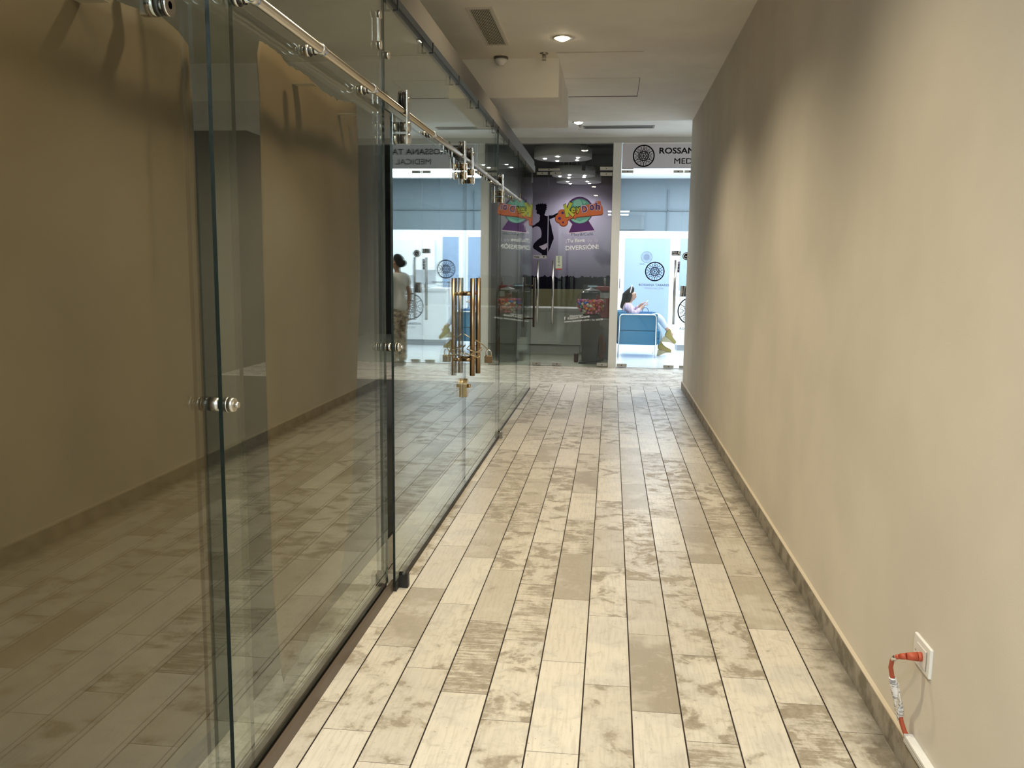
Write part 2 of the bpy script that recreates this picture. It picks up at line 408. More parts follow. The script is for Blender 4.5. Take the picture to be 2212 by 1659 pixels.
# access hatch: panel with a dark open joint at its far edge
hp = MB(); hp.box(-.470, .195, 6.85, 8.52, ZC - .004, ZC - .0002); h = hp.build('access_panel', CEIL)
tag(h, 'flush square access panel in the corridor ceiling beside the plaster box', 'ceiling panel')
g_ = MB(); g_.box(-.48, .20, 8.52, 8.535, ZC - .007, ZC - .001); g_.build('open_joint', pbr('joint_dark', (.02, .018, .015), .9), h); MB().box(.195, .199, 7.75, 8.52, ZC - .005, ZC - .001).build('open_joint', MATS['joint_dark'], h)
g_ = MB(); g_.cyl((.19, 7.74, ZC - .006), (.19, 7.74, ZC), .008, 10); g_.build('latch', DSTEEL, h)
for y_ in (6.84, 7.74): MB().box(-.47, .20, y_, y_ + .004, ZC - .0048, ZC - .0035).build('joint_line', pbr('joint_faint', (.45, .42, .37), .9), h)

# ------------------------------------------------------------------ glass wall on the left
def pane(name, x, y0, y1, z0, z1, label, cat, mat=None, th=.010, parent=None):
    m = MB(); m.box(x - th / 2, x + th / 2, y0, y1, z0, z1)
    for f in m.bm.faces:
        f.normal_update(); f.material_index = 0 if abs(f.normal.x) > .5 else 1
    o = m.build(name, [mat or GLASS, GEDGE], parent)
    if label: struct(o, label, cat)
    return o
ZT = 2.405
pL = pane('window_1', -.925, -1.4, 2.06, .02, ZT, 'nearest fixed glass panel, backed by brown paper at the left edge', 'glass panel')
pN = pane('window_2', -.900, 1.885, 3.358, .045, ZT, 'tall fixed glass panel standing in the brown floor channel', 'glass panel')
pT = pane('window_3', -.900, 3.364, 6.60, 1.965, ZT, 'glass transom over the sliding doors, between rail and top track', 'glass panel')
pF = pane('window_4', -.895, 6.71, 8.2, .02, ZT, 'fixed glass panel beyond the far sliding door', 'glass panel')
pE = pane('window_5', -.895, 8.205, 9.62, .02, ZT, 'last rippled glass panel at the far end of the glass wall', 'glass panel', FILMGLASS)
pane('window_6', -.90, 6.605, 6.705, 1.965, ZT, 'narrow glass strip over the far edge of the doors', 'glass panel')

def fitting(parent, x, y, z, name='glass_clamp'):
    """round stainless through-glass stop"""
    m = MB()
    m.cyl((x - .030, y, z), (x - .008, y, z), .0165, 24); m.cyl((x + .008, y, z), (x + .012, y, z), .0185, 24)
    m.cyl((x + .014, y, z), (x + .026, y, z), .0185, 24, .016); m.cyl((x + .026, y, z), (x + .036, y, z), .0075, 6)
    m.cyl((x - .034, y, z), (x + .03, y, z), .006, 12)
    o = m.build(name, [STEEL], parent)
    m = MB(); m.cyl((x + .0055, y, z), (x + .008, y, z), .0175, 24); m.cyl((x + .012, y, z), (x + .014, y, z), .0175, 24); m.cyl((x - .008, y, z), (x - .0055, y, z), .0175, 24)
    m.build('rubber_washer', BLACK, o)
    return o
fitting(pN, -.900, 1.905, 1.025)
m = MB(); x, y, z = -.925, 1.74, 1.875
m.cyl((x - .03, y, z), (x - .012, y, z), .022, 24); m.cyl((x + .010, y, z), (x + .016, y, z), .022, 24); m.box(x - .045, x - .03, y - .01, y + .01, z - .02, z + .06); m.cyl((x - .03, y, z), (x + .016, y, z), .008, 12)
q = m.build('glass_clamp', [CHROME], pL)
m = MB(); m.cyl((x + .0055, y, z), (x + .010, y, z), .021, 24); m.cyl((x - .012, y, z), (x - .0055, y, z), .021, 24); m.build('rubber_washer', BLACK, q)
# joint plate between panel and transom
m = MB()
for zz in (2.29, 2.18): m.cyl((-.895, 3.285, zz), (-.885, 3.285, zz), .016, 20)
m.box(-.8945, -.891, 3.276, 3.294, 2.17, 2.30); m.build('joint_plate', STEEL, pN)
m = MB(); m.cyl((-.895, 3.39, 2.168), (-.881, 3.39, 2.168), .014, 20); m.build('joint_bolt', STEEL, pT)

# floor channel and top track
ch = MB(); ch.box(-.945, -.912, -1.4, 3.40, 0, .022); ch.box(-.890, -.877, -1.4, 3.40, 0, .042); ch.box(-.912, -.890, -1.4, 3.40, 0, .012)
o = ch.build('trim_2', CHAN); struct(o, 'dark brown floor channel under the near fixed glass', 'floor channel')
m = MB(); m.box(-.902, -.888, 6.72, 9.62, 0, .018); o = m.build('trim_3', pbr('black_seal', (.02, .018, .015), .6)); struct(o, 'black floor seal under the far fixed glass', 'floor channel')
m = MB(); m.box(-.935, -.868, 1.2, 9.63, ZT, 2.47); m.box(-.925, -.878, 1.2, 9.63, 2.47, 2.525)
tr = m.build('trim_4', metal('track_metal', (.15, .138, .12), .5)); struct(tr, 'long stainless top track over the glass wall', 'track')
for y_ in (3.48, 4.16, 4.86, 5.56, 6.26, 6.56, 7.2, 7.9, 8.6):
    m = MB(); m.box(-.872, -.866, y_ - .006, y_ + .006, ZT - .045, ZT + .002); m.box(-.888, -.866, y_ - .006, y_ + .006, ZT - .048, ZT - .042)
    m.build('hanging_clip', BLACK, tr)
m = MB(); m.box(-.98, -.80, 9.63, 9.70, 0, 3.0)
# sliding rail
rx, rz = -.855, 1.975
rl = MB(); rl.cyl((rx, 1.45, rz), (rx, 7.95, rz), .0125, 24); rail = rl.build('sliding_rail', metal('rail_steel', (.52, .48, .42), .28))
tag(rail, 'long round stainless rail carrying the sliding glass doors', 'door rail')
for y_ in (2.03, 2.51, 3.06, 4.09, 5.24, 5.80, 6.36, 7.0, 7.6):
    m = MB(); m.cyl((rx, y_ - .014, rz), (rx, y_ + .014, rz), .0155, 24); m.cyl((rx - .055, y_, rz - .002), (rx, y_, rz - .002), .010, 16); m.cyl((rx - .046, y_, rz - .002), (rx - .034, y_, rz - .002), .017, 20)
    m.build('bracket', STEEL, rail)
    m = MB(); m.cyl((rx - .034, y_, rz - .002), (rx - .031, y_, rz - .002), .018, 20); m.cyl((rx - .022, y_, rz - .002), (rx - .018, y_, rz - .002), .014, 20); m.build('washer', BLACK, rail)
m = MB(); m.cyl((rx, 7.95, rz), (rx, 7.985, rz), .020, 20); m.cyl((rx, 7.96, rz), (rx, 7.96, rz + .06), .008, 12); m.build('end_stop', DSTEEL, rail)

# sliding doors
def hanger(parent, x, y):
    e = MB(); fx = x + .035
    e.box(fx - .003, fx + .003, y - .020, y + .020, 1.845, 2.055); o = e.build('roller_hanger', STEEL, parent)
    m = MB(); m.cyl((rx - .013, y, 2.02), (rx - .007, y, 2.02), .036, 28); m.cyl((rx + .007, y, 2.02), (rx + .013, y, 2.02), .036, 28); m.cyl((rx - .007, y, 2.02), (rx + .007, y, 2.02), .0305, 28)
    m.build('roller_wheel', pbr('black_nylon', (.015, .014, .013), .4), o)
    m = MB()
    for zz in (1.915, 1.868):
        m.cyl((x + .007, y, zz), (fx + .010, y, zz), .019, 24); m.cyl((x - .030, y, zz), (x - .007, y, zz), .019, 24)
    m.cyl((rx - .02, y, 2.02), (fx + .006, y, 2.02), .009, 16)
    m.build('bolt', [LBRASS if y > 4 else STEEL], o)
    m = MB()
    for zz in (1.915, 1.868):
        m.cyl((x + .005, y, zz), (x + .007, y, zz), .0195, 24); m.cyl((x - .007, y, zz), (x - .005, y, zz), .0195, 24); m.cyl((fx - .006, y, zz), (fx - .0035, y, zz), .0195, 24)
    m.build('rubber_washer', BLACK, o)
def bar_handle(parent, x, y, z0, z1, mat, r=.0155):
    xf, xb = x + .060, x - .060
    m = MB(); m.cyl((xf, y, z0), (xf, y, z1), r, 28); m.cyl((xb, y, z0), (xb, y, z1), r, 28)
    o = m.build('pull_handle', mat, parent)
    m = MB()
    for zz in (z0 + .095, z1 - .092): m.cyl((xb, y, zz), (x - .001, y, zz), .010, 20); m.cyl((x + .001, y, zz), (xf, y, zz), .010, 20)
    m.build('handle_post', mat, o)
    return o
DX = -.870
d1 = pane('door_1', DX, 3.363, 5.088, .022, 1.945, 'near sliding glass door, black edge at the near panel joint', 'glass door')
d2 = pane('door_2', DX, 5.094, 6.70, .022, 1.945, 'far sliding glass door, the second along the rail', 'glass door')
for d, ys in ((d1, (3.50, 4.87)), (d2, (5.135, 6.56))):
    for y_ in ys: hanger(d, DX, y_)
for d, y0, y1 in ((d1, 3.37, 5.085), (d2, 5.10, 6.70)):
    m = MB(); m.box(DX - .007, DX + .007, y0, y1, .003, .028); m.build('bottom_seal', MATS['black_seal'], d)
h1 = bar_handle(d1, DX, 5.005, .715, 1.292, BRASS); h2 = bar_handle(d2, DX, 5.225, .705, 1.292, BRASS)
fitting(d1, DX, 3.385, 1.030)
m = MB(); m.cyl((DX + .006, 3.43, .055), (DX + .04, 3.43, .055), .012, 20); m.box(DX + .006, DX + .045, 3.415, 3.445, .002, .055); m.build('floor_guide', BLACK, d1)
m = MB(); m.cyl((DX + .006, 6.70, .05), (DX + .03, 6.70, .05), .012, 20); m.box(DX + .006, DX + .035, 6.688, 6.712, .002, .05); m.build('floor_guide', DSTEEL, d2)
# round lock body on the meeting edge
m = MB(); z_ = .640; y_ = 5.03
poly = [(y_ + .033 * math.cos(a), z_ + .022 + .033 * math.sin(a)) for a in [math.pi * i / 12 for i in range(13)]] + [(y_ - .033, z_ - .055), (y_ + .033, z_ - .055)]
m.prism(poly, YZ(DX + .006), .022); m.prism(poly, YZ(DX - .028), .022); m.cyl((DX + .028, y_, z_ + .01), (DX + .048, y_, z_ + .01), .011, 18)
lk = m.build('door_lock', LBRASS, d1)
# far door handle on the end panel (dark) with its own post
h3 = bar_handle(pE, -.895, 9.35, .72, 1.26, metal('dark_bronze', (.10, .085, .07), .35), .013)

# cable lock and padlock on the pull handles
def loop(c, ax, ay, n=28, tilt=0, jit=.004):
    out = []
    for i in range(n):
        a = 2 * math.pi * i / n
        out.append((c[0] + ax * math.cos(a), c[1] + ay * math.sin(a), c[2] + tilt * math.cos(a) + jit * math.sin(3 * a)))
    return out
fb = DX + .060
cab = MB()
cab.tube(loop((fb + .004, 5.115, .850), .034, .150, tilt=.016), .0032, 8, True)
cab.tube(loop((fb - .002, 5.110, .868), .040, .155, tilt=-.012), .0032, 8, True)
cab.tube([(fb - .050, 4.99, .965), (fb - .02, 5.0, .945), (fb + .03, 5.02, .92), (fb + .055, 5.07, .895), (fb + .068, 5.13, .87), (fb + .07, 5.17, .855)], .0032, 8)
cab.tube(loop((fb - .004, 5.0, .838), .046, .024, tilt=-.008), .0032, 8, True)
cb = cab.build('cable_lock', pbr('bare_wire', (.50, .43, .30), .45, .7)); tag(cb, 'thin twisted wire tied round the two door handles', 'wire tie')
px, py, pz = fb + .075, 5.16, .800
pe = empty('padlock', (px, py, pz), 'small brass padlock hanging on the wire tied round the door handles', 'padlock')
MB().box(px - .024, px + .024, py - .011, py + .011, pz - .022, pz + .022, bev=.004).build('body', metal('padlock_brass', (.20, .14, .08), .45), pe)
m = MB(); m.tube([(px - .015, py, pz + .018)] + [(px - .015 * math.cos(a), py, pz + .042 + .015 * math.sin(a)) for a in [math.pi * i / 10 for i in range(11)]] + [(px + .015, py, pz + .018)], .0038, 10); m.build('shackle', CHROME, pe)

# kraft paper sheets hung inside the glass
def sheet(name, x, left, right, top, bot, label, n=44, seedv=0):
    """left/right = y limits; top/bot = lists of (y, z)"""
    def ev(tab, y):
        for (a, za), (b_, zb) in zip(tab, tab[1:]):
            if a <= y <= b_: return za + (zb - za) * (y - a) / (b_ - a)
        return tab[0][1] if y < tab[0][0] else tab[-1][1]
    bm = bmesh.new(); rows = 40; cols = []
    rnd = random.Random(seedv)
    for i in range(n + 1):
        y = left + (right - left) * i / n
        zt, zb = ev(top, y), ev(bot, y)
        zb += rnd.uniform(-.006, .006); zt += rnd.uniform(-.004, .004)
        col = []
        for j in range(rows + 1):
            z = zb + (zt - zb) * j / rows
            dx = .005 * math.sin(y * 9 + 1.3 * math.sin(z * 1.1)) + .002 * math.sin(y * 23 + z * 2)
            dx -= .006 * max(0, (z - zt + .10) / .10)
            col.append(bm.verts.new((x + dx, y, z)))
        cols.append(col)
    for a, b_ in zip(cols, cols[1:]):
        for j in range(rows):
            f = bm.faces.new((a[j], b_[j], b_[j + 1], a[j + 1])); f.smooth = True
    me = bpy.data.meshes.new(name); bm.to_mesh(me); bm.free(); me.materials.append(KRAFT)
    o = bpy.data.objects.new(name, me); C.objects.link(o)
    md = o.modifiers.new('thickness', 'SOLIDIFY'); md.thickness = .0015
    tag(o, label, 'paper sheet')
    for f_ in (.3, .75):
        y = left + (right - left) * f_; z = ev(top, y) - .05
        MB().box(x - .006, x + .058, y - .02, y + .02, z, z + .001).build('tape_strip', pbr('clear_tape', (.45, .38, .28), .3), o)
    return o
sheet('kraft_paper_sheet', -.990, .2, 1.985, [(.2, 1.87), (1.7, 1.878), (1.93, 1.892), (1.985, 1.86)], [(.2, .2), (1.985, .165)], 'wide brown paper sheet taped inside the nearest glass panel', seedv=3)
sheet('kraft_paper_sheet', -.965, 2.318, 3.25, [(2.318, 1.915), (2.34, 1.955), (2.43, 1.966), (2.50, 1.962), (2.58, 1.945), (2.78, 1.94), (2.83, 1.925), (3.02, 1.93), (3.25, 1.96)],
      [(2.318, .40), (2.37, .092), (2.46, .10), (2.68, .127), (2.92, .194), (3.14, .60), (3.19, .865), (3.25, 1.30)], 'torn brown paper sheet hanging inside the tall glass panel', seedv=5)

# ------------------------------------------------------------------ socket, plug and cord on the right wall
e = empty('wall_socket', (.845, 2.25, .35), 'white double wall socket low on the right wall', 'socket')
MB().box(.838, .847, 2.195, 2.312, .312, .392, bev=.003).build('cover_plate', WHITE, e)
m = MB(); m.box(.8365, .839, 2.215, 2.285, .325, .375)
m.build('socket_face', pbr('socket_face', (.78, .78, .77), .4), e)
MB().box(.8358, .837, 2.213, 2.2145, .325, .378).build('edge_line', pbr('slot_grey', (.2, .2, .2), .6), e); MB().box(.8358, .837, 2.290, 2.296, .350, .3515).build('slot', MATS['slot_grey'], e)
e = empty('extension_cord', (.80, 2.25, .30), 'orange extension cord plugged in the wall socket, white tag wrapped round it', 'extension cord')
ORANGE = pbr('orange_rubber', (.46, .085, .04), .5)
m = MB()
m.cyl((.8365, 2.248, .350), (.826, 2.248, .350), .0125, 10); m.cyl((.826, 2.248, .350), (.800, 2.250, .348), .0125, 10, .0095); m.cyl((.800, 2.250, .348), (.786, 2.258, .343), .0085, 14, .0075)
m.build('plug', ORANGE, e)
cpts = [(.786, 2.258, .343), (.780, 2.272, .334), (.778, 2.290, .316), (.781, 2.306, .290), (.788, 2.312, .262), (.797, 2.312, .232), (.806, 2.310, .200), (.812, 2.306, .165), (.818, 2.300, .135), (.826, 2.296, .112), (.834, 2.290, .0985), (.836, 2.26, .0955), (.836, 2.0, .0955)]
m = MB(); m.tube(cpts[:11], .0062, 12); m.build('cord', ORANGE, e)
m = MB(); m.tube([(.7815, 2.268, .3375), (.7785, 2.284, .323)], .0074, 14); m.build('clip_band', CHROME, e)
m = MB(); m.tube([(.789, 2.312, .258), (.793, 2.312, .243), (.799, 2.311, .222), (.805, 2.310, .200), (.811, 2.307, .172), (.815, 2.304, .152)], [.009, .0105, .0115, .010, .0115, .0095], 14)
m.prism([(2.300, .250), (2.292, .238), (2.278, .215), (2.276, .195), (2.286, .185), (2.276, .160), (2.284, .147), (2.304, .152)], YZ(.801), .0012)
TAGM = pbr('tag_paper', (.78, .76, .74), .5); t = NT(TAGM); b = t.n['Principled BSDF']
tc = t.add('ShaderNodeTexCoord').outputs['Object']; mp = t.add('ShaderNodeMapping'); t.link(tc, mp.inputs[0]); mp.inputs['Scale'].default_value = (20, 20, 260)
n_ = t.noise(mp.outputs[0], 1.0, 3); n2_ = t.noise(tc, 45, 2)
t.link(t.mix(t.math('MULTIPLY', t.step(n_, .48, .56), t.step(n2_, .42, .5)), (.80, .78, .76), (.22, .22, .23)), b.inputs['Base Color'])
o = m.build('warning_tag', TAGM, e); plabel(o, 'white printed warning tag')
m = MB(); m.box(.822, .845, -.6, 2.29, .0872, .110, bev=.002); o = m.build('cable_conduit', WHITE)
tag(o, 'white plastic cable conduit running along the top of the skirting', 'cable conduit')
m = MB(); m.box(.8228, .8442, 2.289, 2.2925, .090, .108); m.build('open_end', pbr('conduit_dark', (.10, .09, .08), .8), o)
for zz in (.094, .102):
    m = MB(); m.box(.8212, .8222, -.6, 2.288, zz - .0008, zz + .0008); m.build('groove', pbr('groove_grey', (.35, .33, .31), .6), o)

# ------------------------------------------------------------------ shopfronts across the end
YF = 11.97
WFR = plaster('white_frame', (.72, .71, .67), bumpy=.02, mottling=.02)
struct(MB().box(-.02, .092, 11.94, 12.20, 0, 3.0515).build('trim_5', WFR), 'white pillar between the play cafe and the clinic', 'pillar')
struct(MB().box(-5, 5, 11.945, 12.06, 3.052, 3.125).build('trim_6', plaster('head_paint', (.55, .55, .53), bumpy=.02)), 'grey head strip over both shopfronts', 'fascia')
def gpane(name, x0, x1, z0, z1, label, cat):
    m = MB(); m.box(x0, x1, YF - .005, YF + .005, z0, z1)
    for f in m.bm.faces:
        f.normal_update(); f.material_index = 0 if abs(f.normal.y) > .5 else 1
    o = m.build(name, [SGLASS, GEDGE]); return struct(o, label, cat)
k1 = gpane('door_3', -1.775, -.893, .03, 2.672, 'left glass door of the dark play cafe', 'glass door')
k2 = gpane('door_4', -.885, -.026, .03, 2.672, 'right glass door of the play cafe, carrying its colourful sign', 'glass door')
kt = gpane('window_7', -3.2, -.022, 2.682, 3.05, 'glass over the play cafe doors', 'glass panel')
gpane('window_8', -3.2, -1.782, .03, 2.672, 'fixed glass left of the play cafe doors', 'glass panel')
s1 = gpane('door_5', .096, .925, .03, 2.69, 'left glass door of the bright clinic, with round black emblem', 'glass door')
s2 = gpane('door_6', .932, 1.765, .03, 2.69, 'right glass door of the clinic, behind the corridor wall', 'glass door')
st_ = gpane('window_9', .094, 3.6, 2.70, 3.05, 'glass band over the clinic doors behind its name sign', 'glass panel')
gpane('window_10', 1.772, 3.6, .03, 2.69, 'fixed glass right of the clinic doors', 'glass panel')
PATCH = metal('patch_steel', (.42, .40, .35), .4)
def patch(parent, x0, x1, z0, z1):
    o = MB().box(x0, x1, YF - .022, YF + .022, z0, z1, bev=.003).build('patch_fitting', PATCH, parent)
    m = MB(); m.cyl(((x0 + x1) / 2, YF - .024, (z0 + z1) / 2), ((x0 + x1) / 2, YF - .02, (z0 + z1) / 2), .008, 12); m.build('screw', BLACK, o)
for p, a in ((k1, (-1.055, -.905, 2.632, 2.668)), (k2, (-.873, -.722, 2.632, 2.668)), (kt, (-1.035, -.742, 2.684, 2.715)), (k2, (-.19, -.028, 2.615, 2.662)), (kt, (-.195, -.024, 2.690, 2.735)),
             (k1, (-1.08, -.96, .012, .052)), (k2, (-.80, -.665, .012, .052)), (k2, (-.175, -.03, .012, .06)),
             (s1, (.098, .255, 2.655, 2.688)), (st_, (.098, .255, 2.705, 2.75)), (s1, (.100, .24, .012, .058)), (s1, (.745, .885, .012, .052)), (s2, (.96, 1.09, .012, .052)), (s2, (1.6, 1.76, .012, .058)),
             (s1, (.79, .92, 2.655, 2.688)), (s2, (.935, 1.07, 2.655, 2.688))):
    patch(p, *a)
def long_handle(parent, x, z0, z1, r=.0155, out=.055):
    o = MB().cyl((x, YF - out, z0), (x, YF - out, z1), r, 22).build('pull_handle', metal('handle_steel', (.50, .50, .50), .25), parent)
    m = MB()
    for zz in (z0 + .12, z1 - .12): m.cyl((x, YF - out, zz), (x, YF + .02, zz), .008, 12)
    m.build('handle_post', STEEL, o)
long_handle(k1, -1.015, .61, 1.47); long_handle(k2, -.805, .60, 1.47)
long_handle(s1, .857, .62, 1.495, .018); long_handle(s2, 1.025, .62, 1.495, .018)

# ---- decals: thin films on the glass
def flat(name, polys, mat, parent, y=YF - .0065, th=.0008):
    m = MB()
    for i, p in enumerate(polys): m.prism(p, XZ(y - (i % 12) * 4e-5), th)
    return m.build(name, mat, parent)
def text(name, s, x0, z0, wd, ht, mat, parent, y=YF - .0075, bold=0.0, rot=0.0, shear=0, th=.0006):
    cu = bpy.data.curves.new('t', 'FONT'); cu.body = s; cu.bevel_depth = bold; cu.bevel_resolution = 0; cu.shear = shear
    cu.resolution_u = 3
    ob = bpy.data.objects.new('t', cu); C.objects.link(ob)
    bpy.context.view_layer.update()
    dg = bpy.context.evaluated_depsgraph_get()
    me = bpy.data.meshes.new_from_object(ob.evaluated_get(dg)); bpy.data.objects.remove(ob); bpy.data.curves.remove(cu)
    xs = [v.co.x for v in me.vertices]; ys = [v.co.y for v in me.vertices]
    ax, bx, ay, by = min(xs), max(xs), min(ys), max(ys)
    ca, sa = math.cos(rot), math.sin(rot)
    for v in me.vertices:
        a = (v.co.x - ax) / (bx - ax) * wd; b_ = (v.co.y - ay) / (by - ay) * ht
        v.co = (x0 + ca * a - sa * b_, y - .02 * v.co.z, z0 + sa * a + ca * b_)
    me.name = name; me.materials.clear(); me.materials.append(mat)
    o = bpy.data.objects.new(name, me); C.objects.link(o); o.parent = parent
    if parent: o.matrix_parent_inverse = Matrix.Translation(parent.location).inverted()
    if not bold: md = o.modifiers.new('film', 'SOLIDIFY'); md.thickness = th
    return o
INK = pbr('black_ink', (.006, .006, .008), .9, spec=.1); WHITEINK = pbr('white_vinyl', (.85, .85, .85), .5)
GREYINK = pbr('grey_vinyl', (.10, .12, .15), .5); PALEINK = pbr('pale_vinyl', (.42, .47, .52), .5)
def ring(c, r0, r1, n=48, a0=0, a1=2 * math.pi):
    return [[(c[0] + r * math.cos(a), c[1] + r * math.sin(a)) for r, a in ((r0, q), (r1, q), (r1, q2), (r0, q2))] for q, q2 in ((a0 + (a1 - a0) * i / n, a0 + (a1 - a0) * (i + 1) / n) for i in range(n))]
def stroke(pts, wd):
    out = []
    for (xa, ya), (xb, yb) in zip(pts, pts[1:]):
        d = math.hypot(xb - xa, yb - ya) or 1e-6; nx, ny = -(yb - ya) / d * wd / 2, (xb - xa) / d * wd / 2
        ex, ey = (xb - xa) / d * wd * .25, (yb - ya) / d * wd * .25
        out.append([(xa + nx - ex, ya + ny - ey), (xa - nx - ex, ya - ny - ey), (xb - nx + ex, yb - ny + ey), (xb + nx + ex, yb + ny + ey)])
    return out
def rosette(c, R, thick=1.0):
    P = ring(c, R * (1 - .12 * thick), R, 56)
    wv = .052 * R * thick
    pol = lambda r, a: (c[0] + R * r * math.cos(a), c[1] + R * r * math.sin(a))
    for i in range(6):
        a = math.pi / 2 + i * math.pi / 3; b_ = a + math.pi / 3; mid = (a + b_) / 2
        P += stroke([pol(.92, a), pol(.66, a)], wv * 1.2)
        # scallop from spoke to spoke, dipping to the centre lattice
        arc = [pol(.66 + (.44 - .66) * math.sin(math.pi * t_) ** .7 if 0 < t_ < 1 else .66, a + (b_ - a) * t_) for t_ in [j / 12 for j in range(13)]]
        P += stroke(arc, wv * 1.15)
        P += stroke([pol(.88, a + .10 * 0), pol(.66, a)], wv)
        for s_ in (-1, 1):           # curls in every sector
            m_ = mid + s_ * .21
            cc = pol(.74, m_); rr = .085 * R
            P += ring(cc, rr - wv * .75, rr, 14, 0 if s_ > 0 else math.pi * .2, math.pi * 1.8)
            P += stroke([pol(.60, mid), pol(.62, mid + s_ * .12), pol(.68, mid + s_ * .17)], wv * .8)
        P += ring(pol(.50 + .03, mid), .055 * R - wv * .6, .055 * R, 12)
        # inner lattice of overlapping circles
        P += ring(pol(.22, a), .22 * R - wv * .8, .22 * R, 20)
        P += stroke([pol(.44, a), pol(.44, a + 2 * math.pi / 3)], wv * .8)
    P += ring(c, .44 * R - wv * .5, .44 * R + wv * .4, 40)
    return P

# ---- clinic sign band, emblem and lettering
SGN = pbr('sign_board', (.60, .585, .64), .45)
sg = MB().box(.098, 3.4, YF - .030, YF - .008, 2.714, 3.035).build('shop_sign', SGN)
tag(sg, 'pale lilac sign board over the clinic doors with round emblem and black name', 'sign')
flat('emblem', rosette((.386, 2.876), .146), INK, sg, YF - .0305)
text('lettering', 'ROSSANA TABARES', .592, 2.903, 1.10, .080, INK, sg, YF - .0315, .022)
text('lettering', 'MEDICAL SPA', .793, 2.770, .735, .075, INK, sg, YF - .0315, .008)
MB().box(.115, 3.4, YF - .034, YF - .008, 3.035, 3.050).build('top_edge', WHITE, sg)
flat('emblem', rosette((.585, 1.336), .133), INK, s1)
text('lettering', 'ROSSANA TABARES', .375, 1.137, .413, .030, GREYINK, s1, bold=.015)
text('lettering', 'MEDICAL SPA', .449, 1.092, .262, .027, PALEINK, s1)
flat('emblem', rosette((1.10, .805), .19, .7), INK, s2)
text('lettering', 'ROSSANA TABARES', .83 + .12, .545, .42, .032, GREYINK, s2, bold=.012)
text('lettering', 'MEDICAL SPA', 1.03, .492, .25, .028, PALEINK, s2)
# pull sign, round sticker, card stickers, photo
o = flat('pull_sign', [[(.805, 1.555), (.945 - .022, 1.555), (.923, 1.617), (.805, 1.617)]], INK, s1); plabel(o, 'black sticker with white pull lettering')
text('lettering', 'PULL', .814, 1.590, .062, .018, WHITEINK, o, bold=.02, y=YF - .008); text('lettering', 'HALE', .814, 1.563, .068, .018, WHITEINK, o, bold=.02, y=YF - .008)
flat('runner_mark', stroke([(.893, 1.606), (.905, 1.59), (.892, 1.578), (.888, 1.563)], .006) + stroke([(.905, 1.59), (.915, 1.577), (.912, 1.565)], .006) + stroke([(.886, 1.594), (.9, 1.597), (.914, 1.608)], .005) + ring((.909, 1.605), 0, .006, 10), WHITEINK, o, YF - .008)
o = flat('round_sticker', ring((1.002, 1.548), 0, .052, 32), INK, s2); flat('sticker_ring', ring((1.002, 1.548), .034, .042, 32), WHITEINK, o, YF - .0075); flat('sticker_mark', stroke([(.985, 1.55), (1.0, 1.535), (1.022, 1.562)], .008), PALEINK, o, YF - .0075)
o = flat('card_sticker', [[(.886, 1.325), (.918, 1.325), (.923, 1.475), (.890, 1.475)]], pbr('sticker_lilac', (.35, .34, .42), .5), s1)
for z0, z1, cc in ((1.420, 1.435, (.03, .03, .06)), (1.375, 1.405, (.06, .05, .04)), (1.330, 1.358, (.10, .02, .03))): flat('card_mark', [[(.893, z0), (.915, z0), (.916, z1), (.893, z1)]], pbr('card_%d' % int(z0 * 1000), cc, .5), o, YF - .0075)
o = flat('photo_sticker', [[(.935, 1.0), (1.035, 1.0), (1.035, 1.145), (.938, 1.145)]], pbr('photo_grey', (.38, .37, .36), .5), s2); flat('photo_figure', [[(.955, 1.003), (.975, 1.003), (.985, 1.143), (.968, 1.143), (.972, 1.06)], [(.995, 1.003), (1.032, 1.003), (1.032, 1.143), (1.0, 1.11)]], pbr('photo_dark', (.05, .045, .045), .5), o, YF - .0075)
# stickers on the pillar
o = flat('pillar_sticker', [[(.028, 1.52), (.058, 1.52), (.058, 1.595), (.028, 1.595)]], pbr('sticker_greyprint', (.16, .16, .15), .6), None, 11.944)
tag(o, 'small grey notice sticker on the white pillar', 'sticker')
flat('red_print', [[(.010, 1.494), (.074, 1.494), (.074, 1.500), (.010, 1.500)], [(.026, 1.47), (.062, 1.47), (.062, 1.477), (.026, 1.477)]], pbr('faded_red', (.40, .18, .14), .6), o, 11.944)
flat('no_smoking_mark', ring((.043, 1.425), .016, .021, 24) + stroke([(.032, 1.436), (.054, 1.414)], .006) + stroke([(.034, 1.42), (.052, 1.428)], .005), INK, o, 11.944)
# door pull seen edge-on beside the pillar
MB().box(.108, .118, YF - .05, YF - .006, 1.10, 1.235, bev=.002).build('edge_lock', pbr('lock_blue', (.04, .045, .08), .4), s1)

# ---- play cafe sign film (own coordinates of the drawn logo mapped to metres on the glass)
def D(cx_, cy_):
    px_, py_ = 1140 + cx_ / 7.9, 400 + cy_ / 7.9
    return (-.982 + .00633 * (px_ - 1170) + .00011 * (py_ - 447), 2.199 - .0063 * (py_ - 447) + .00005 * (px_ - 1170))
def DP(pts): return [D(*p) for p in pts]
def circ(cx_, cy_, r, n=36): return DP([(cx_ + r * math.cos(2 * math.pi * i / n), cy_ + r * math.sin(2 * math.pi * i / n)) for i in range(n)])
def grow(poly, d):
    gx = sum(p[0] for p in poly) / len(poly); gy = sum(p[1] for p in poly) / len(poly)
    return [(p[0] + d * (p[0] - gx) / (math.hypot(p[0] - gx, p[1] - gy) or 1), p[1] + d * (p[1] - gy) / (math.hypot(p[0] - gx, p[1] - gy) or 1)) for p in poly]
PURPLE = pbr('film_purple', (.075, .012, .125), .5); TEAL = pbr('film_teal', (.10, .36, .29), .5); TEAL2 = pbr('film_teal_light', (.22, .52, .42), .5)
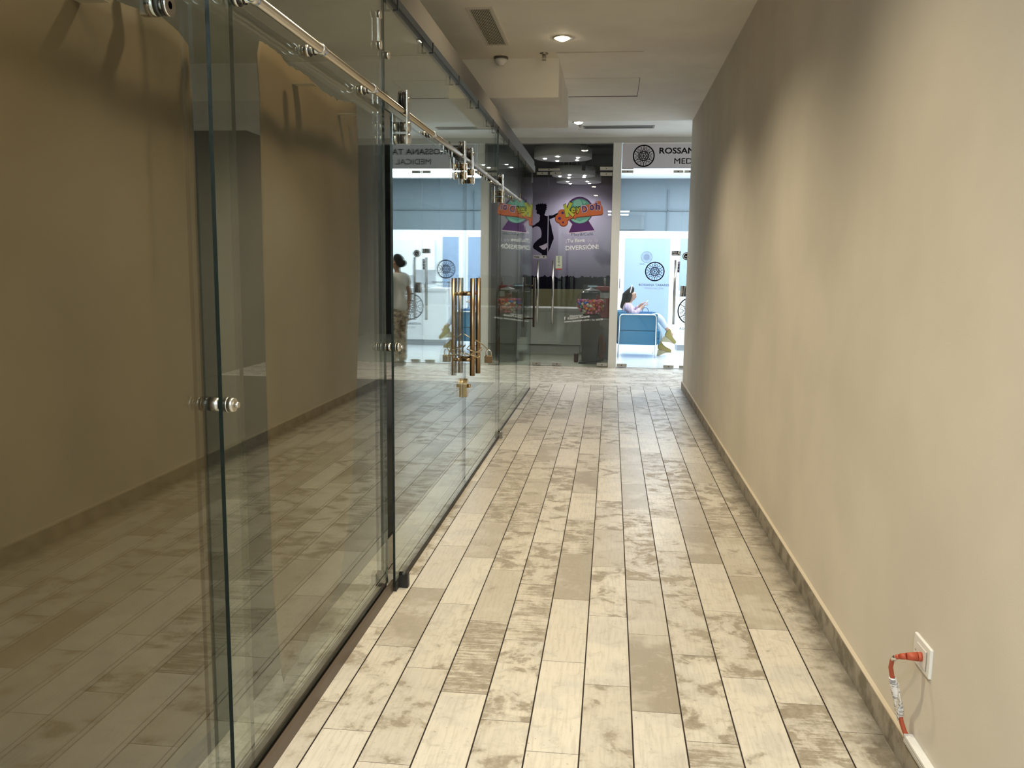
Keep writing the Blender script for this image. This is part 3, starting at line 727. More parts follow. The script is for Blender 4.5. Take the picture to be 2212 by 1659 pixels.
ORNG = pbr('film_orange', (.56, .13, .035), .5); ORD = pbr('film_rust', (.17, .035, .015), .5); LIME = pbr('film_lime', (.50, .53, .05), .5); PINK = pbr('film_pink', (.72, .56, .68), .5)
SILH = pbr('film_black', (.006, .005, .012), .9, spec=.05)
y0 = YF - .0065
base = [(700, 600), (765, 665), (702, 810), (1145, 770), (1035, 598)]
lg = flat('logo', [DP([(690, 590), (755, 665), (680, 828), (1148, 782), (1040, 590)])], PINK, k2, y0); plabel(lg, 'colourful key and globe logo film')
flat('globe_stand', [DP(base)], PURPLE, lg, y0 - .0008)
flat('globe_rim', [circ(888, 435, 232)], PURPLE, lg, y0 - .0012)
flat('globe', [circ(890, 445, 208)], TEAL, lg, y0 - .0020); flat('globe_light', [circ(855, 320, 72), DP([(930, 262), (1000, 300), (960, 330)])] + [DP([(730, 560), (890, 620), (1040, 560), (1000, 620), (890, 652), (780, 620)])], TEAL2, lg, y0 - .0026)
key = [(690, 585), (735, 470), (1000, 340), (1165, 312), (1158, 282), (1243, 277), (1250, 340), (1278, 372), (1284, 480), (1262, 502), (830, 545), (806, 582), (788, 552), (705, 578)]
bow = ((590, 480, 66), (545, 565, 72), (612, 622, 70), (640, 560, 60))
flat('key_shadow', [DP([(x + 4, y + 16) for x, y in key])] + [circ(x, y + 8, r + 10) for x, y, r in bow], ORD, lg, y0 - .0032)
flat('key', [DP(key)] + [circ(*q_) for q_ in bow], ORNG, lg, y0 - .0038)
flat('key_eye', [circ(598, 474, 24, 16), circ(545, 568, 27, 16), circ(606, 636, 18, 16)], PURPLE, lg, y0 - .0046)
kk = [(612, 345), (655, 318), (678, 400), (712, 292), (768, 312), (708, 425), (800, 505), (772, 545), (690, 462), (705, 540), (652, 552)]
flat('letter_outline', [DP(grow(kk, 9))], SILH, lg, y0 - .0052)
flat('letter', [DP(kk)], LIME, lg, y0 - .0058)
def logo_letter(ch_, cx_, cy_, wpx, hpx, mat, om, rot, ow=.075):
    a = D(cx_, cy_); s_ = .00633 / 7.9
    text('letter_outline', ch_, a[0], a[1], wpx * s_, hpx * s_, om, lg, y0 - .0052, ow, rot); 
    text('letter', ch_, a[0] + .1 * wpx * s_, a[1] + .09 * hpx * s_, wpx * s_ * .8, hpx * s_ * .82, mat, lg, y0 - .0064, .03, rot)
logo_letter('e', 735, 485, 92, 112, LIME, SILH, .10); logo_letter('y', 822, 500, 92, 130, LIME, SILH, .10)
logo_letter('D', 925, 482, 112, 132, PURPLE, PINK, .16); logo_letter('o', 1050, 445, 100, 112, PURPLE, PINK, .10); logo_letter('h', 1150, 440, 96, 150, PURPLE, PINK, .03)
sil = [(210, 520), (190, 495), (160, 495), (148, 470), (152, 430), (133, 415), (140, 370), (130, 345), (150, 330), (168, 332), (172, 308), (196, 326), (215, 306), (232, 320), (252, 304), (268, 322), (292, 310), (300, 322), (320, 302), (314, 336), (332, 344), (318, 362), (332, 382), (314, 392), (328, 414), (306, 424), (312, 446), (300, 446), (302, 470), (285, 500), (300, 522), (330, 528), (360, 515), (420, 515), (470, 492), (512, 472), (522, 500), (470, 545), (400, 572), (372, 578), (385, 650), (405, 700), (412, 770), (442, 870), (444, 920), (420, 965), (395, 1040), (370, 1100), (330, 1165), (322, 1225), (300, 1208), (248, 1205), (235, 1170), (170, 1130), (95, 1080), (80, 1045), (105, 990), (180, 920), (225, 890), (235, 830), (228, 770), (205, 720), (165, 700), (120, 705), (52, 748), (52, 695), (110, 680), (150, 645), (185, 625), (205, 590), (202, 550)]
hole = [(190, 1045), (260, 1018), (330, 985), (328, 1060), (290, 1105), (250, 1100)]
def clipx(poly, X, keep_left):
    out = []
    ins = (lambda p: p[0] <= X) if keep_left else (lambda p: p[0] >= X)
    for a, b_ in zip(poly, poly[1:] + poly[:1]):
        if ins(a): out.append(a)
        if ins(a) != ins(b_):
            t_ = (X - a[0]) / (b_[0] - a[0]); out.append((X, a[1] + t_ * (b_[1] - a[1])))
    return out
def tri_flat(name, poly, mat, parent, y, X=None, left=True):
    from mathutils.geometry import tessellate_polygon
    tris = [[poly[i] for i in t_] for t_ in tessellate_polygon([[Vector((x, z, 0)) for x, z in poly]])]
    if X is not None: tris = [c_ for c_ in (clipx(t_, X, left) for t_ in tris) if len(c_) > 2]
    bm = bmesh.new()
    for t_ in tris:
        f = bm.faces.new([bm.verts.new((x, y, z)) for x, z in t_]); f.normal_update()
        if f.normal.y > 0: f.normal_flip()
    bmesh.ops.remove_doubles(bm, verts=bm.verts[:], dist=1e-5)
    me = bpy.data.meshes.new(name); bm.to_mesh(me); bm.free(); me.materials.append(mat)
    o = bpy.data.objects.new(name, me); C.objects.link(o); o.parent = parent; md = o.modifiers.new('film', 'SOLIDIFY'); md.thickness = .0006; return o
SP = DP(sil)
plabel(tri_flat('jumping_figure', SP, SILH, k1, y0, -.895, True), 'black silhouette of a leaping child')
plabel(tri_flat('jumping_figure', SP, SILH, k2, y0, -.883, False), 'arm and back of the leaping silhouette')
MUR2 = pbr('mural_lilac', (.34, .30, .40), .8)
tri_flat('leg_gap', DP(hole[:3] + [(328, 1060), (290, 1100), (250, 1098)]), MUR2, k1, y0 - .001)
text('lettering', 'Play&Café', -.566, 1.797, .300, .052, GREYINK, k2, bold=.01, rot=.03)
text('lettering', '¡Tu llave', -.640, 1.702, .262, .062, WHITEINK, k2, bold=.022, rot=.06)
text('lettering', 'de la', -.352, 1.722, .155, .050, pbr('lilac_vinyl', (.50, .45, .56), .5), k2, rot=.06)
text('lettering', 'DIVERSIÓN!', -.640, 1.610, .452, .078, WHITEINK, k2, bold=.02, rot=.055)
text('lettering', '@keydohpt', -.565, .690, .185, .030, WHITEINK, k2, rot=.10)
text('lettering', 'f', -.640, .645, .020, .050, WHITEINK, k2, bold=.03, rot=.1)
text('lettering', 'KeyDoh Panamá', -.590, .648, .305, .042, WHITEINK, k2, bold=.012, rot=.12)
text('lettering', 'www.keydoh.com', -.640, .604, .352, .034, WHITEINK, k2, bold=.014, rot=.11)
text('lettering', '/ Tel. 3620-08', -.275, .643, .170, .024, WHITEINK, k2, rot=.1)
o = flat('pull_sign', [[(-1.088, 1.498), (-.905, 1.498), (-.905, 1.540), (-1.088, 1.540)]], pbr('sticker_grey', (.32, .32, .33), .5), k1); plabel(o, 'grey sticker with black pull lettering')
text('lettering', 'Hale', -1.078, 1.506, .075, .026, INK, o, y=YF - .008, bold=.03); flat('pull_mark', ring((-.94, 1.520), 0, .010, 12), INK, o, YF - .008)
o = flat('opening_hours_sheet', [[(-.775, 1.36), (-.688, 1.36), (-.688, 1.535), (-.775, 1.535)]], pbr('paper_green', (.50, .55, .44), .6), k2)
flat('red_band', [[(-.775, 1.345), (-.688, 1.345), (-.688, 1.362), (-.775, 1.362)]], pbr('print_red', (.40, .06, .04), .5), o, YF - .0075)
flat('print', [[(-.742, z_), (-.742 + w_, z_), (-.742 + w_, z_ + .007), (-.742, z_ + .007)] for z_, w_ in ((1.52, .02), (1.505, .018), (1.49, .02), (1.475, .022), (1.455, .024), (1.44, .022), (1.42, .01), (1.40, .03))], GREYINK, o, YF - .0075)

# ------------------------------------------------------------------ play cafe interior
MUR = pbr('mural_print', (.30, .27, .34), .8); t = NT(MUR); b = t.n['Principled BSDF']
tc = t.add('ShaderNodeTexCoord').outputs['Object']; sx = t.add('ShaderNodeSeparateXYZ'); t.link(tc, sx.inputs[0])
dx = t.math('MULTIPLY', t.math('ADD', sx.outputs[0], .75), .9); dz = t.math('MULTIPLY', t.math('SUBTRACT', sx.outputs[2], 2.45), .9)
rr = t.math('SQRT', t.math('ADD', t.math('MULTIPLY', dx, dx), t.math('MULTIPLY', dz, dz)))
glow = t.step(rr, .15, 1.25)
cl_ = t.step(t.noise(tc, 1.6, 4), .52, .66)
cl2 = t.math('MULTIPLY', cl_, t.step(sx.outputs[2], 2.0, 1.5))
c1 = t.mix(glow, (.46, .41, .55), (.20, .18, .25))
t.link(t.mix(t.math('MULTIPLY', cl2, .7), c1, (.07, .045, .11)), b.inputs['Base Color'])
struct(MB().box(-5, .0, 17.0, 17.12, 0, 3.6).build('wall_cafe_back', pbr('cafe_dark_wall', (.05, .05, .055), .8)), 'dark back wall of the play cafe', 'wall')
mu = MB().box(-3.4, -.03, 16.96, 16.998, 1.10, 3.12).build('wall_mural', MUR); tag(mu, 'lilac dusk sky mural with black tree line on the back wall of the play cafe', 'mural')
rnd = random.Random(4); tp = [(-3.4, .92)]
n_ = 150
for i in range(n_ + 1): tp.append((-3.4 + 3.37 * i / n_, 1.205 + rnd.uniform(-.015, .03) + .012 * math.sin(i * .35)))
tp.append((-.03, .92))
m = MB()
for (xa, za), (xb, zb) in zip(tp[1:-1], tp[2:-1]): m.prism([(xa, .92), (xb, .92), (xb, zb), (xa, za)], XZ(16.958), .003)
m.build('tree_line', SILH, mu)
struct(MB().box(-5, .0, 12.05, 17.1, 3.55, 3.7).build('ceiling', pbr('cafe_ceiling', (.06, .06, .058), .9)), 'dark grey open ceiling of the play cafe', 'ceiling')
struct(MB().box(-5, .0, 12.0, 17.1, -.02, .004).build('floor', pbr('cafe_floor', (.34, .36, .28), .5)), 'plain grey-green floor of the play cafe', 'floor')
struct(MB().box(0.0, .075, 12.2, 17.4, 0, 3.6).build('wall_partition', pbr('partition', (.30, .30, .31), .7)), 'partition wall between play cafe and clinic', 'wall')
struct(MB().box(-5, -4.9, 12.0, 17.1, 0, 3.6).build('wall_cafe_side', MATS['cafe_dark_wall']), 'dark side wall of the play cafe', 'wall')
struct(MB().box(-.6, -.5, 15.2, 15.35, 3.05, 3.55).build('trim_7', pbr('beam_grey', (.10, .10, .10), .8)), 'dark beam stub under the play cafe ceiling', 'beam')
DRUM = pbr('drum_white', (.74, .74, .74), .6)
def drum(x, y, z, r, h, nb, label):
    e = empty('drum_lamp', (x, y, z), label, 'ceiling lamp', 'round drum lamps in the play cafe')
    MB().lathe([(r * .98, 0), (r, .004), (r, h), (r * .98, h + .002)], (x, y, z), 56).build('drum', DRUM, e)
    for i in range(3): a = i * 2.1 + .4; MB().cyl((x + r * .6 * math.cos(a), y + r * .6 * math.sin(a), z + h), (x + r * .6 * math.cos(a), y + r * .6 * math.sin(a), 3.55), .008, 8).build('hanging_rod', DSTEEL, e)
    for i in range(nb):
        a = 2 * math.pi * i / nb + .7
        m = MB(); m.lathe([(.001, -.012), (.020, -.010), (.026, -.001), (.026, .001)], (x + r * .62 * math.cos(a), y + r * .62 * math.sin(a), z), 14)
        m.build('bulb', pbr('bulb_white', (1, 1, 1), .4, emit=(1, .98, .95), es=22), e)
    l = spot((x, y, z - .03), P_CAFE, (1, .97, .95), 165, .6, .15); l.parent = e; l.matrix_parent_inverse = Matrix.Translation(e.location).inverted()
drum(-.82, 14.0, 3.10, .46, .16, 5, 'nearest wide drum lamp, highest under the dark cafe ceiling')
drum(-.72, 15.55, 2.99, .385, .15, 5, 'drum lamp hanging in front of the mural top, nearer of the two')
drum(-.66, 16.44, 2.97, .42, .15, 4, 'drum lamp overlapping behind the mural-side one')
drum(-1.95, 14.6, 3.06, .45, .16, 4, 'drum lamp hanging left of the cafe door joint')
# white counter
e = empty('cafe_counter', (-1.5, 13.9, 0), 'white panelled counter inside the play cafe', 'counter')
CW = pbr('counter_white', (.60, .63, .60), .45)
MB().box(-3.0, -.46, 13.62, 14.25, .16, .70).build('front_panel', CW, e); MB().box(-3.0, -.48, 13.65, 14.25, 0, .15).build('plinth', pbr('plinth_grey', (.46, .48, .45), .5), e); MB().box(-3.02, -.44, 13.60, 14.27, .70, .737).build('worktop', pbr('worktop', (.66, .68, .65), .4), e)
e = empty('back_bar', (-1.2, 15.6, 0), 'olive panelled back bar behind the white counter', 'back bar')
MB().box(-3.0, -.38, 15.62, 15.9, .0, .66).build('carcass', pbr('bar_dark', (.045, .045, .042), .6), e); MB().box(-3.0, -.38, 15.40, 15.62, .38, .42).build('shelf', MATS['bar_dark'], e); MB().box(-3.0, -.40, 15.38, 15.42, .66, 1.0).build('olive_panel', pbr('olive', (.26, .235, .12), .6), e); MB().box(-.42, -.385, 15.36, 15.44, .6, 1.02).build('end_post', pbr('post_grey', (.5, .5, .52), .5), e)
for i, xx in enumerate((-1.45, -1.05, -.72)):
    o = MB().box(xx, xx + .2, 15.44, 15.60, .421, .60, bev=.01).build('storage_box', pbr('box_grey_%d' % i, ((.22, .22, .22), (.30, .30, .31), (.26, .27, .26))[i], .6), None)
    tag(o, ('small dark storage box at the left of the back bar', 'middle grey storage box on the back bar', 'grey storage box nearest the gumball machine on the back bar')[i], 'box')
e = empty('cash_register', (-.33, 13.75, .74), 'black cash register with a small lit display behind the gumball globe', 'cash register')
MB().box(-.47, -.20, 13.70, 14.05, .737, .99, bev=.012).build('body', BLACK, e)
m = MB(); m.prism([(-.455, 1.02), (-.205, 1.02), (-.215, 1.11), (-.445, 1.11)], XZ(13.86), .03); m.build('display_head', pbr('register_black', (.02, .02, .025), .35), e)
MB().box(-.375, -.225, 13.824, 13.829, 1.075, 1.10).build('screen', pbr('register_screen', (.18, .28, .30), .3, emit=(.35, .5, .55), es=.25), e)
MB().box(-.36, -.30, 13.84, 13.90, .98, 1.03).build('neck', BLACK, e)
e = empty('snack_cabinet', (-.13, 13.3, 0), 'low grey cabinet at the right wall of the cafe', 'cabinet'); MB().box(-.235, -.022, 13.0, 13.62, 0, .60).build('carcass', pbr('cab_grey', (.25, .25, .24), .6), e); MB().box(-.24, -.02, 12.98, 13.62, .60, .625).build('top', pbr('cab_top', (.32, .32, .31), .5), e)
e = empty('coffee_machine', (-.12, 13.3, .625), 'red coffee machine with a white label on the low grey cabinet', 'coffee machine')
RED = pbr('red_enamel', (.26, .012, .016), .3)
MB().box(-.225, -.025, 13.05, 13.5, .625, .97, bev=.02).build('body', RED, e); MB().box(-.235, -.025, 13.02, 13.5, 1.03, 1.10, bev=.025).build('hood', RED, e); MB().box(-.20, -.03, 13.1, 13.45, .96, 1.035).build('neck', BLACK, e)
MB().box(-.165, -.03, 13.042, 13.05, .93, 1.01).build('label_plate', pbr('plate_grey', (.5, .5, .5), .5), e)
m = MB(); m.cyl((-.10, 13.2, 1.10), (-.10, 13.2, 1.20), .014, 12); m.ball((-.10, 13.2, 1.205), .018); m.build('lever', STEEL, e)
# gumball machine
gx, gy = -.285, 12.45
e = empty('gumball_machine', (gx, gy, 0), 'glass globe of coloured gumballs on a tall black tapered stand', 'gumball machine')
m = MB()
def frustum(m, z0, z1, a0, a1):
    lo = [m.bm.verts.new((gx + sx_ * a0, gy + sy_ * a0, z0)) for sx_, sy_ in ((-1, -1), (1, -1), (1, 1), (-1, 1))]; hi = [m.bm.verts.new((gx + sx_ * a1, gy + sy_ * a1, z1)) for sx_, sy_ in ((-1, -1), (1, -1), (1, 1), (-1, 1))]
    m.bm.faces.new(lo[::-1]); m.bm.faces.new(hi)
    for i in range(4): m.bm.faces.new((lo[i], lo[(i + 1) % 4], hi[(i + 1) % 4], hi[i]))
frustum(m, .03, .66, .115, .137); m.build('stand', pbr('stand_black', (.018, .02, .018), .5), e)
m = MB(); frustum(m, 0, .035, .16, .15); m.build('foot', BLACK, e)
m = MB(); m.lathe([(.12, .66), (.145, .668), (.15, .69), (.11, .715)], (gx, gy, 0), 40); m.build('collar', BLACK, e)
Rg = .213; gz = .875
prof = [(.10, gz - .185 - .005)] + [(Rg * math.cos(a), gz + Rg * math.sin(a)) for a in [math.radians(q_) for q_ in range(-60, 56, 5)]]
GG = glass_mat('globe_glass', (.97, .98, .98), r0=.04)
m = MB(); m.lathe(prof, (gx, gy, 0), 48); o = m.build('globe', GG, e)
m = MB(); m.lathe([(.125, gz + .172), (.128, gz + .180), (.10, gz + .190), (.02, gz + .212), (.01, gz + .225)], (gx, gy, 0), 40); m.build('lid', pbr('lid_clear', (.25, .26, .28), .25), e)
BALLS = (('red', (.55, .03, .05)), ('orange', (.70, .20, .03)), ('pink', (.70, .16, .25)), ('blue', (.06, .12, .55)), ('green', (.10, .32, .22)), ('cream', (.62, .58, .42)), ('purple', (.28, .05, .33)))
protos = {}
br = .0215
rnd = random.Random(11); pos = []
tries = 0
while len(pos) < 190 and tries < 60000:
    tries += 1
    p = Vector((rnd.uniform(-1, 1), rnd.uniform(-1, 1), rnd.uniform(-1, .35))) * (Rg - br - .006)
    if p.length > Rg - br - .006 or p.z > .038 or p.z < -.155 or p.y > .09: continue
    if any((p - q_).length < 2 * br * .985 for q_ in pos): continue
    pos.append(p)
for p in pos:
    left = p.x + .08 < rnd.uniform(-.06, .06)
    cn, cc = rnd.choice([BALLS[i] for i in ((3, 3, 6, 5, 4, 0, 2) if left else (0, 1, 1, 2, 2, 0, 5))])
    if cn not in protos:
        m = MB(); m.ball((0, 0, 0), br, 14, 9); o = m.build('gumball', pbr('gumball_' + cn, cc, .18, coat=.6)); protos[cn] = o
    else:
        o = protos[cn].copy(); C.objects.link(o)
    o.location = (gx + p.x, gy + p.y, gz + p.z)
    tag(o, 'shiny %s gumball inside the glass globe of the gumball machine' % cn, 'gumball', cn + ' gumballs in the globe')
# orange bag on the floor
m = MB(); m.ball((-.12, 12.75, .20), .09, 18, 12, (.75, .8, 2.2)); o = m.build('orange_sack', pbr('sack_orange', (.30, .09, .03), .8)); tag(o, 'orange sack standing on the floor behind the gumball stand', 'sack')
m = MB(); m.box(-.52, -.455, 12.5, 12.62, 0, .14, bev=.02); o = m.build('toy_truck', pbr('toy_dark', (.05, .025, .02), .6)); tag(o, 'small dark toy on the floor left of the gumball stand', 'toy')

# ------------------------------------------------------------------ clinic interior
CWALL = pbr('clinic_white', (.86, .87, .87), .55)
struct(MB().box(.075, 5, 12.0, 17.3, -.02, .004).build('floor', pbr('clinic_floor', (.80, .82, .84), .18)), 'glossy white floor of the clinic', 'floor')
m = MB()
for xx in (.55, 1.15, 1.75, 2.35): m.box(xx - .0015, xx + .0015, 12.0, 17.0, .004, .0046)
for yy in (12.6, 13.2, 13.8, 14.4, 15.0, 15.6, 16.2): m.box(.08, 4.5, yy - .0015, yy + .0015, .004, .0046)
o = m.build('trim_8', pbr('joint_pale', (.55, .58, .62), .6)); struct(o, 'thin pale joints of the clinic floor tiles', 'floor joints')
struct(MB().box(.075, 5, 17.2, 17.35, 0, 3.3).build('wall_clinic_back', pbr('clinic_grey', (.13, .165, .19), .7)), 'blue-grey upper back wall of the clinic', 'wall')
w_ = MB().box(.08, 5, 16.98, 17.2, 0, 2.10).build('wall_clinic_lower', CWALL); struct(w_, 'bright white lower back wall of the clinic', 'wall')
struct(MB().box(4.85, 5, 12.0, 17.3, 0, 3.3).build('wall_clinic_side', CWALL), 'white side wall of the clinic', 'wall')
struct(MB().box(.075, 5, 12.05, 17.3, 3.12, 3.3).build('ceiling', CWALL), 'bright white ceiling of the clinic', 'ceiling')
struct(MB().box(.076, .082, 12.2, 17.2, 0, 3.12).build('wall_clinic_left', CWALL), 'white left wall of the clinic', 'wall')
m = MB(); m.box(.08, 4.8, 17.17, 17.2, 2.50, 2.52); m.box(.09, .62, 17.17, 17.2, 2.14, 2.42); m.box(1.04, 1.06, 17.17, 17.2, 2.1, 2.9)
o = m.build('trim_9', pbr('clinic_dark_grey', (.095, .125, .145), .7)); struct(o, 'darker grey panel lines on the upper back wall of the clinic', 'panel')  # panel details in a darker grey than the wall
d7 = MB().box(.245, 1.11, 16.955, 16.985, .06, 1.965).build('door_7', pbr('door_bluegrey', (.26, .345, .49), .5)); struct(d7, 'blue-grey back door of the clinic with a small grey emblem', 'door')
flat('emblem', rosette((.665, 1.605), .108, .6), GREYINK, d7, 16.954)
text('lettering', 'Medical Spa', .535, 1.455, .10, .03, GREYINK, d7, y=16.953)
m = MB(); m.box(1.30, 1.62, 16.955, 16.985, .06, 1.965); o = m.build('door_8', MATS['door_bluegrey']); struct(o, 'narrow blue-grey door further right on the clinic back wall', 'door')
m = MB(); m.box(1.75, 2.9, 16.80, 16.98, 1.2, 1.9, bev=.01); o = m.build('wall_cabinet', CWALL); tag(o, 'white wall cabinet over the reception desk in the clinic', 'cabinet')
# reception desk
e = empty('reception_desk', (1.9, 14.9, 0), 'white reception desk of the clinic with a thin dark base line', 'desk')
MB().box(1.12, 2.7, 14.75, 15.35, .10, .96).build('front', CWALL, e); MB().box(1.09, 2.73, 14.72, 15.38, .96, 1.0).build('top', pbr('desk_top', (.8, .81, .82), .3), e); MB().box(1.14, 2.68, 14.77, 15.33, 0, .10).build('base', pbr('desk_base', (.35, .37, .39), .5), e)
e = empty('monitor', (1.55, 15.0, 1.0), 'computer monitor standing on the white reception desk', 'monitor')
MB().box(1.36, 1.74, 15.02, 15.05, 1.06, 1.32, bev=.006).build('screen', pbr('monitor_grey', (.55, .57, .6), .4), e); MB().box(1.52, 1.58, 15.03, 15.06, 1.01, 1.08).build('stand', STEEL, e); MB().box(1.46, 1.64, 14.97, 15.10, 1.0, 1.012).build('foot', STEEL, e)
o = MB().box(1.92, 2.12, 14.85, 15.0, 1.0, 1.05).build('paper_stack', pbr('paper_white', (.8, .8, .8), .7)); tag(o, 'stack of white paper on the reception desk', 'papers')
def spa_light(x, y, label):
    e = empty('recessed_downlight', (x, y, 3.12), label, 'ceiling light')
    MB().lathe([(.06, 0), (.085, -.005), (.088, .0)], (x, y, 3.12), 28).build('trim_ring', WHITE, e); MB().lathe([(.001, -.006), (.058, -.004), (.06, -.001)], (x, y, 3.12), 28).build('lens', pbr('spa_lens', (1, 1, 1), .4, emit=(.9, .97, 1), es=30), e)
spa_light(.62, 14.3, 'round downlight in the clinic ceiling over the armchair'); spa_light(2.1, 14.3, 'round downlight in the clinic ceiling over the reception desk'); spa_light(1.35, 13.0, 'round downlight in the clinic ceiling near its glass doors')

# ---- blue armchair, seen from its side, facing right
BLUE = pbr('chair_blue', (.045, .185, .32), .75); t = NT(BLUE); b = t.n['Principled BSDF']; tc = t.add('ShaderNodeTexCoord').outputs['Object']; t.link(t.bump(t.noise(tc, 350, 2), .15, .002), b.inputs['Normal'])
cx0, cx1, yn, yf_ = .125, .725, 13.36, 14.06
e = empty('armchair', ((cx0 + cx1) / 2, (yn + yf_) / 2, 0), 'boxy blue armchair with thin chrome legs just inside the clinic glass', 'armchair')
for ya, yb in ((yn, yn + .085), (yf_ - .085, yf_)):
    a_ = MB().box(cx0 + .01, cx1, ya, yb, .425, .685, bev=.018).build('arm_panel', BLUE, e); MB().box(cx0 + .01, cx1, ya, yb, .205, .420, bev=.012).build('side_panel', BLUE, a_)
MB().box(cx0 - .03, cx0 + .12, yn + .09, yf_ - .09, .205, .715, bev=.03).build('backrest', BLUE, e)
MB().box(cx0 + .11, cx1 + .05, yn + .09, yf_ - .09, .30, .425, bev=.025).build('seat_cushion', BLUE, e); MB().box(cx0 + .10, cx1 + .045, yn + .09, yf_ - .09, .21, .298, bev=.012).build('seat_base', BLUE, e)
for yy in (yn - .008, yf_ + .008):
    m = MB(); rr_ = .045; xa, xb, zt = cx0 + .018, cx1 - .025, .672
    pts = [(xa - .012, yy, .0), (xa, yy, zt - rr_)] + [(xa + rr_ - rr_ * math.cos(a), yy, zt - rr_ + rr_ * math.sin(a)) for a in [math.pi / 2 * i / 6 for i in range(1, 7)]] + [(xb - rr_ + rr_ * math.sin(a), yy, zt - rr_ + rr_ * math.cos(a)) for a in [math.pi / 2 * i / 6 for i in range(0, 7)]] + [(xb, yy, 0)]
    m.tube(pts, .009, 12); m.build('leg', CHROME, e)

# ------------------------------------------------------------------ people
def skin(name, chains, mat, parent, sub=2, root=None, extra=None):
    """chains: list of [(x,y,z,r), ...]; a first point equal to an earlier one welds to it"""
    vs_, es, rs, ix = [], [], [], {}
    for ch_ in chains:
        prev = None
        for (x, y, z, r) in ch_:
            key_ = (round(x, 4), round(y, 4), round(z, 4))
            if key_ not in ix: ix[key_] = len(vs_); vs_.append((x, y, z)); rs.append(r)
            if prev is not None and prev != ix[key_]: es.append((prev, ix[key_]))
            prev = ix[key_]
    me = bpy.data.meshes.new('s'); me.from_pydata(vs_, es, []); ob = bpy.data.objects.new('s', me); C.objects.link(ob)
    ob.modifiers.new('k', 'SKIN')
    lay = me.skin_vertices[0].data
    for i, r in enumerate(rs):
        lay[i].radius = (r, r) if not isinstance(r, tuple) else r
        lay[i].use_root = (i == 0)
    md = ob.modifiers.new('u', 'SUBSURF'); md.levels = sub; md.render_levels = sub
    bpy.context.view_layer.update(); dg = bpy.context.evaluated_depsgraph_get()
    m2 = bpy.data.meshes.new_from_object(ob.evaluated_get(dg)); bpy.data.objects.remove(ob)
    bm = bmesh.new(); bm.from_mesh(m2)
    if extra: extra(bm)
    for f in bm.faces: f.smooth = True
    bm.to_mesh(m2); bm.free(); m2.name = name; m2.materials.clear(); m2.materials.append(mat)
    o = bpy.data.objects.new(name, m2); C.objects.link(o)
    if parent: o.parent = parent; o.matrix_parent_inverse = Matrix.Translation(parent.location).inverted()
    return o
SKINM = pbr('skin', (.55, .33, .24), .5); HAIR = pbr('dark_hair', (.008, .006, .006), .65, spec=.2)
STRIPE = pbr('striped_blouse', (.7, .5, .62), .7); t = NT(STRIPE); b = t.n['Principled BSDF']; tc = t.add('ShaderNodeTexCoord').outputs['Object']
wv = t.add('ShaderNodeTexWave'); wv.bands_direction = 'X'; wv.inputs['Scale'].default_value = 14; wv.inputs['Distortion'].default_value = 1.2; wv.inputs['Detail'].default_value = 1; t.link(tc, wv.inputs[0])
t.link(t.mix(t.step(wv.outputs['Fac'], .45, .6), (.80, .68, .78), (.42, .26, .46)), b.inputs['Base Color'])
DENIM = pbr('pale_trousers', (.66, .75, .86), .7)
Y0 = 13.70
pe = empty('person', (.27, Y0, 0), 'seated woman in striped pink blouse and pale trousers, legs crossed, looking at a phone', 'person')
nk = (.285, Y0, .845, .045)
def fingers(bm, base, d, up, side, ln=.062):
    base, d, up, side = Vector(base), Vector(d).normalized(), Vector(up).normalized(), Vector(side).normalized()
    for i, k in enumerate((.85, 1.0, .95, .75)):
        p0 = base + side * (.022 - .0145 * i); p1 = p0 + d * ln * k * .5 + up * .004; p2 = p0 + d * ln * k * .85 - up * .012; p3 = p0 + d * ln * k * .95 - up * .026
        t_ = MB(); t_.bm.free(); t_.bm = bm; t_.tube([p0, p1, p2, p3], [.0075, .007, .0065, .005], 8)
    p0 = base + side * .026 - d * .03; t_ = MB(); t_.bm.free(); t_.bm = bm; t_.tube([p0, p0 + side * .016 + d * .022, p0 + side * .014 + d * .048 + up * .006], [.009, .0085, .006], 8)
def face_bits(bm):
    bmesh.ops.create_uvsphere(bm, u_segments=8, v_segments=6, radius=1, matrix=Matrix.Translation((.389, Y0, .934)) @ Matrix.Rotation(.5, 4, 'Y') @ Matrix.Diagonal((.012, .010, .018, 1)))
    for s_ in (-1, 1): bmesh.ops.create_uvsphere(bm, u_segments=8, v_segments=6, radius=1, matrix=Matrix.Translation((.305, Y0 + s_ * .070, .948)) @ Matrix.Diagonal((.018, .010, .026, 1)))
    bmesh.ops.create_uvsphere(bm, u_segments=8, v_segments=6, radius=1, matrix=Matrix.Translation((.366, Y0, .893)) @ Matrix.Diagonal((.010, .020, .008, 1)))
    fingers(bm, (.520, Y0 - .075, .800), (1, .25, .75), (-.6, .1, .6), (0, 1, 0)); fingers(bm, (.512, Y0 + .07, .835), (1, -.3, .45), (-.5, 0, .8), (0, -1, 0))
pelv = (.27, Y0, .45, .105)
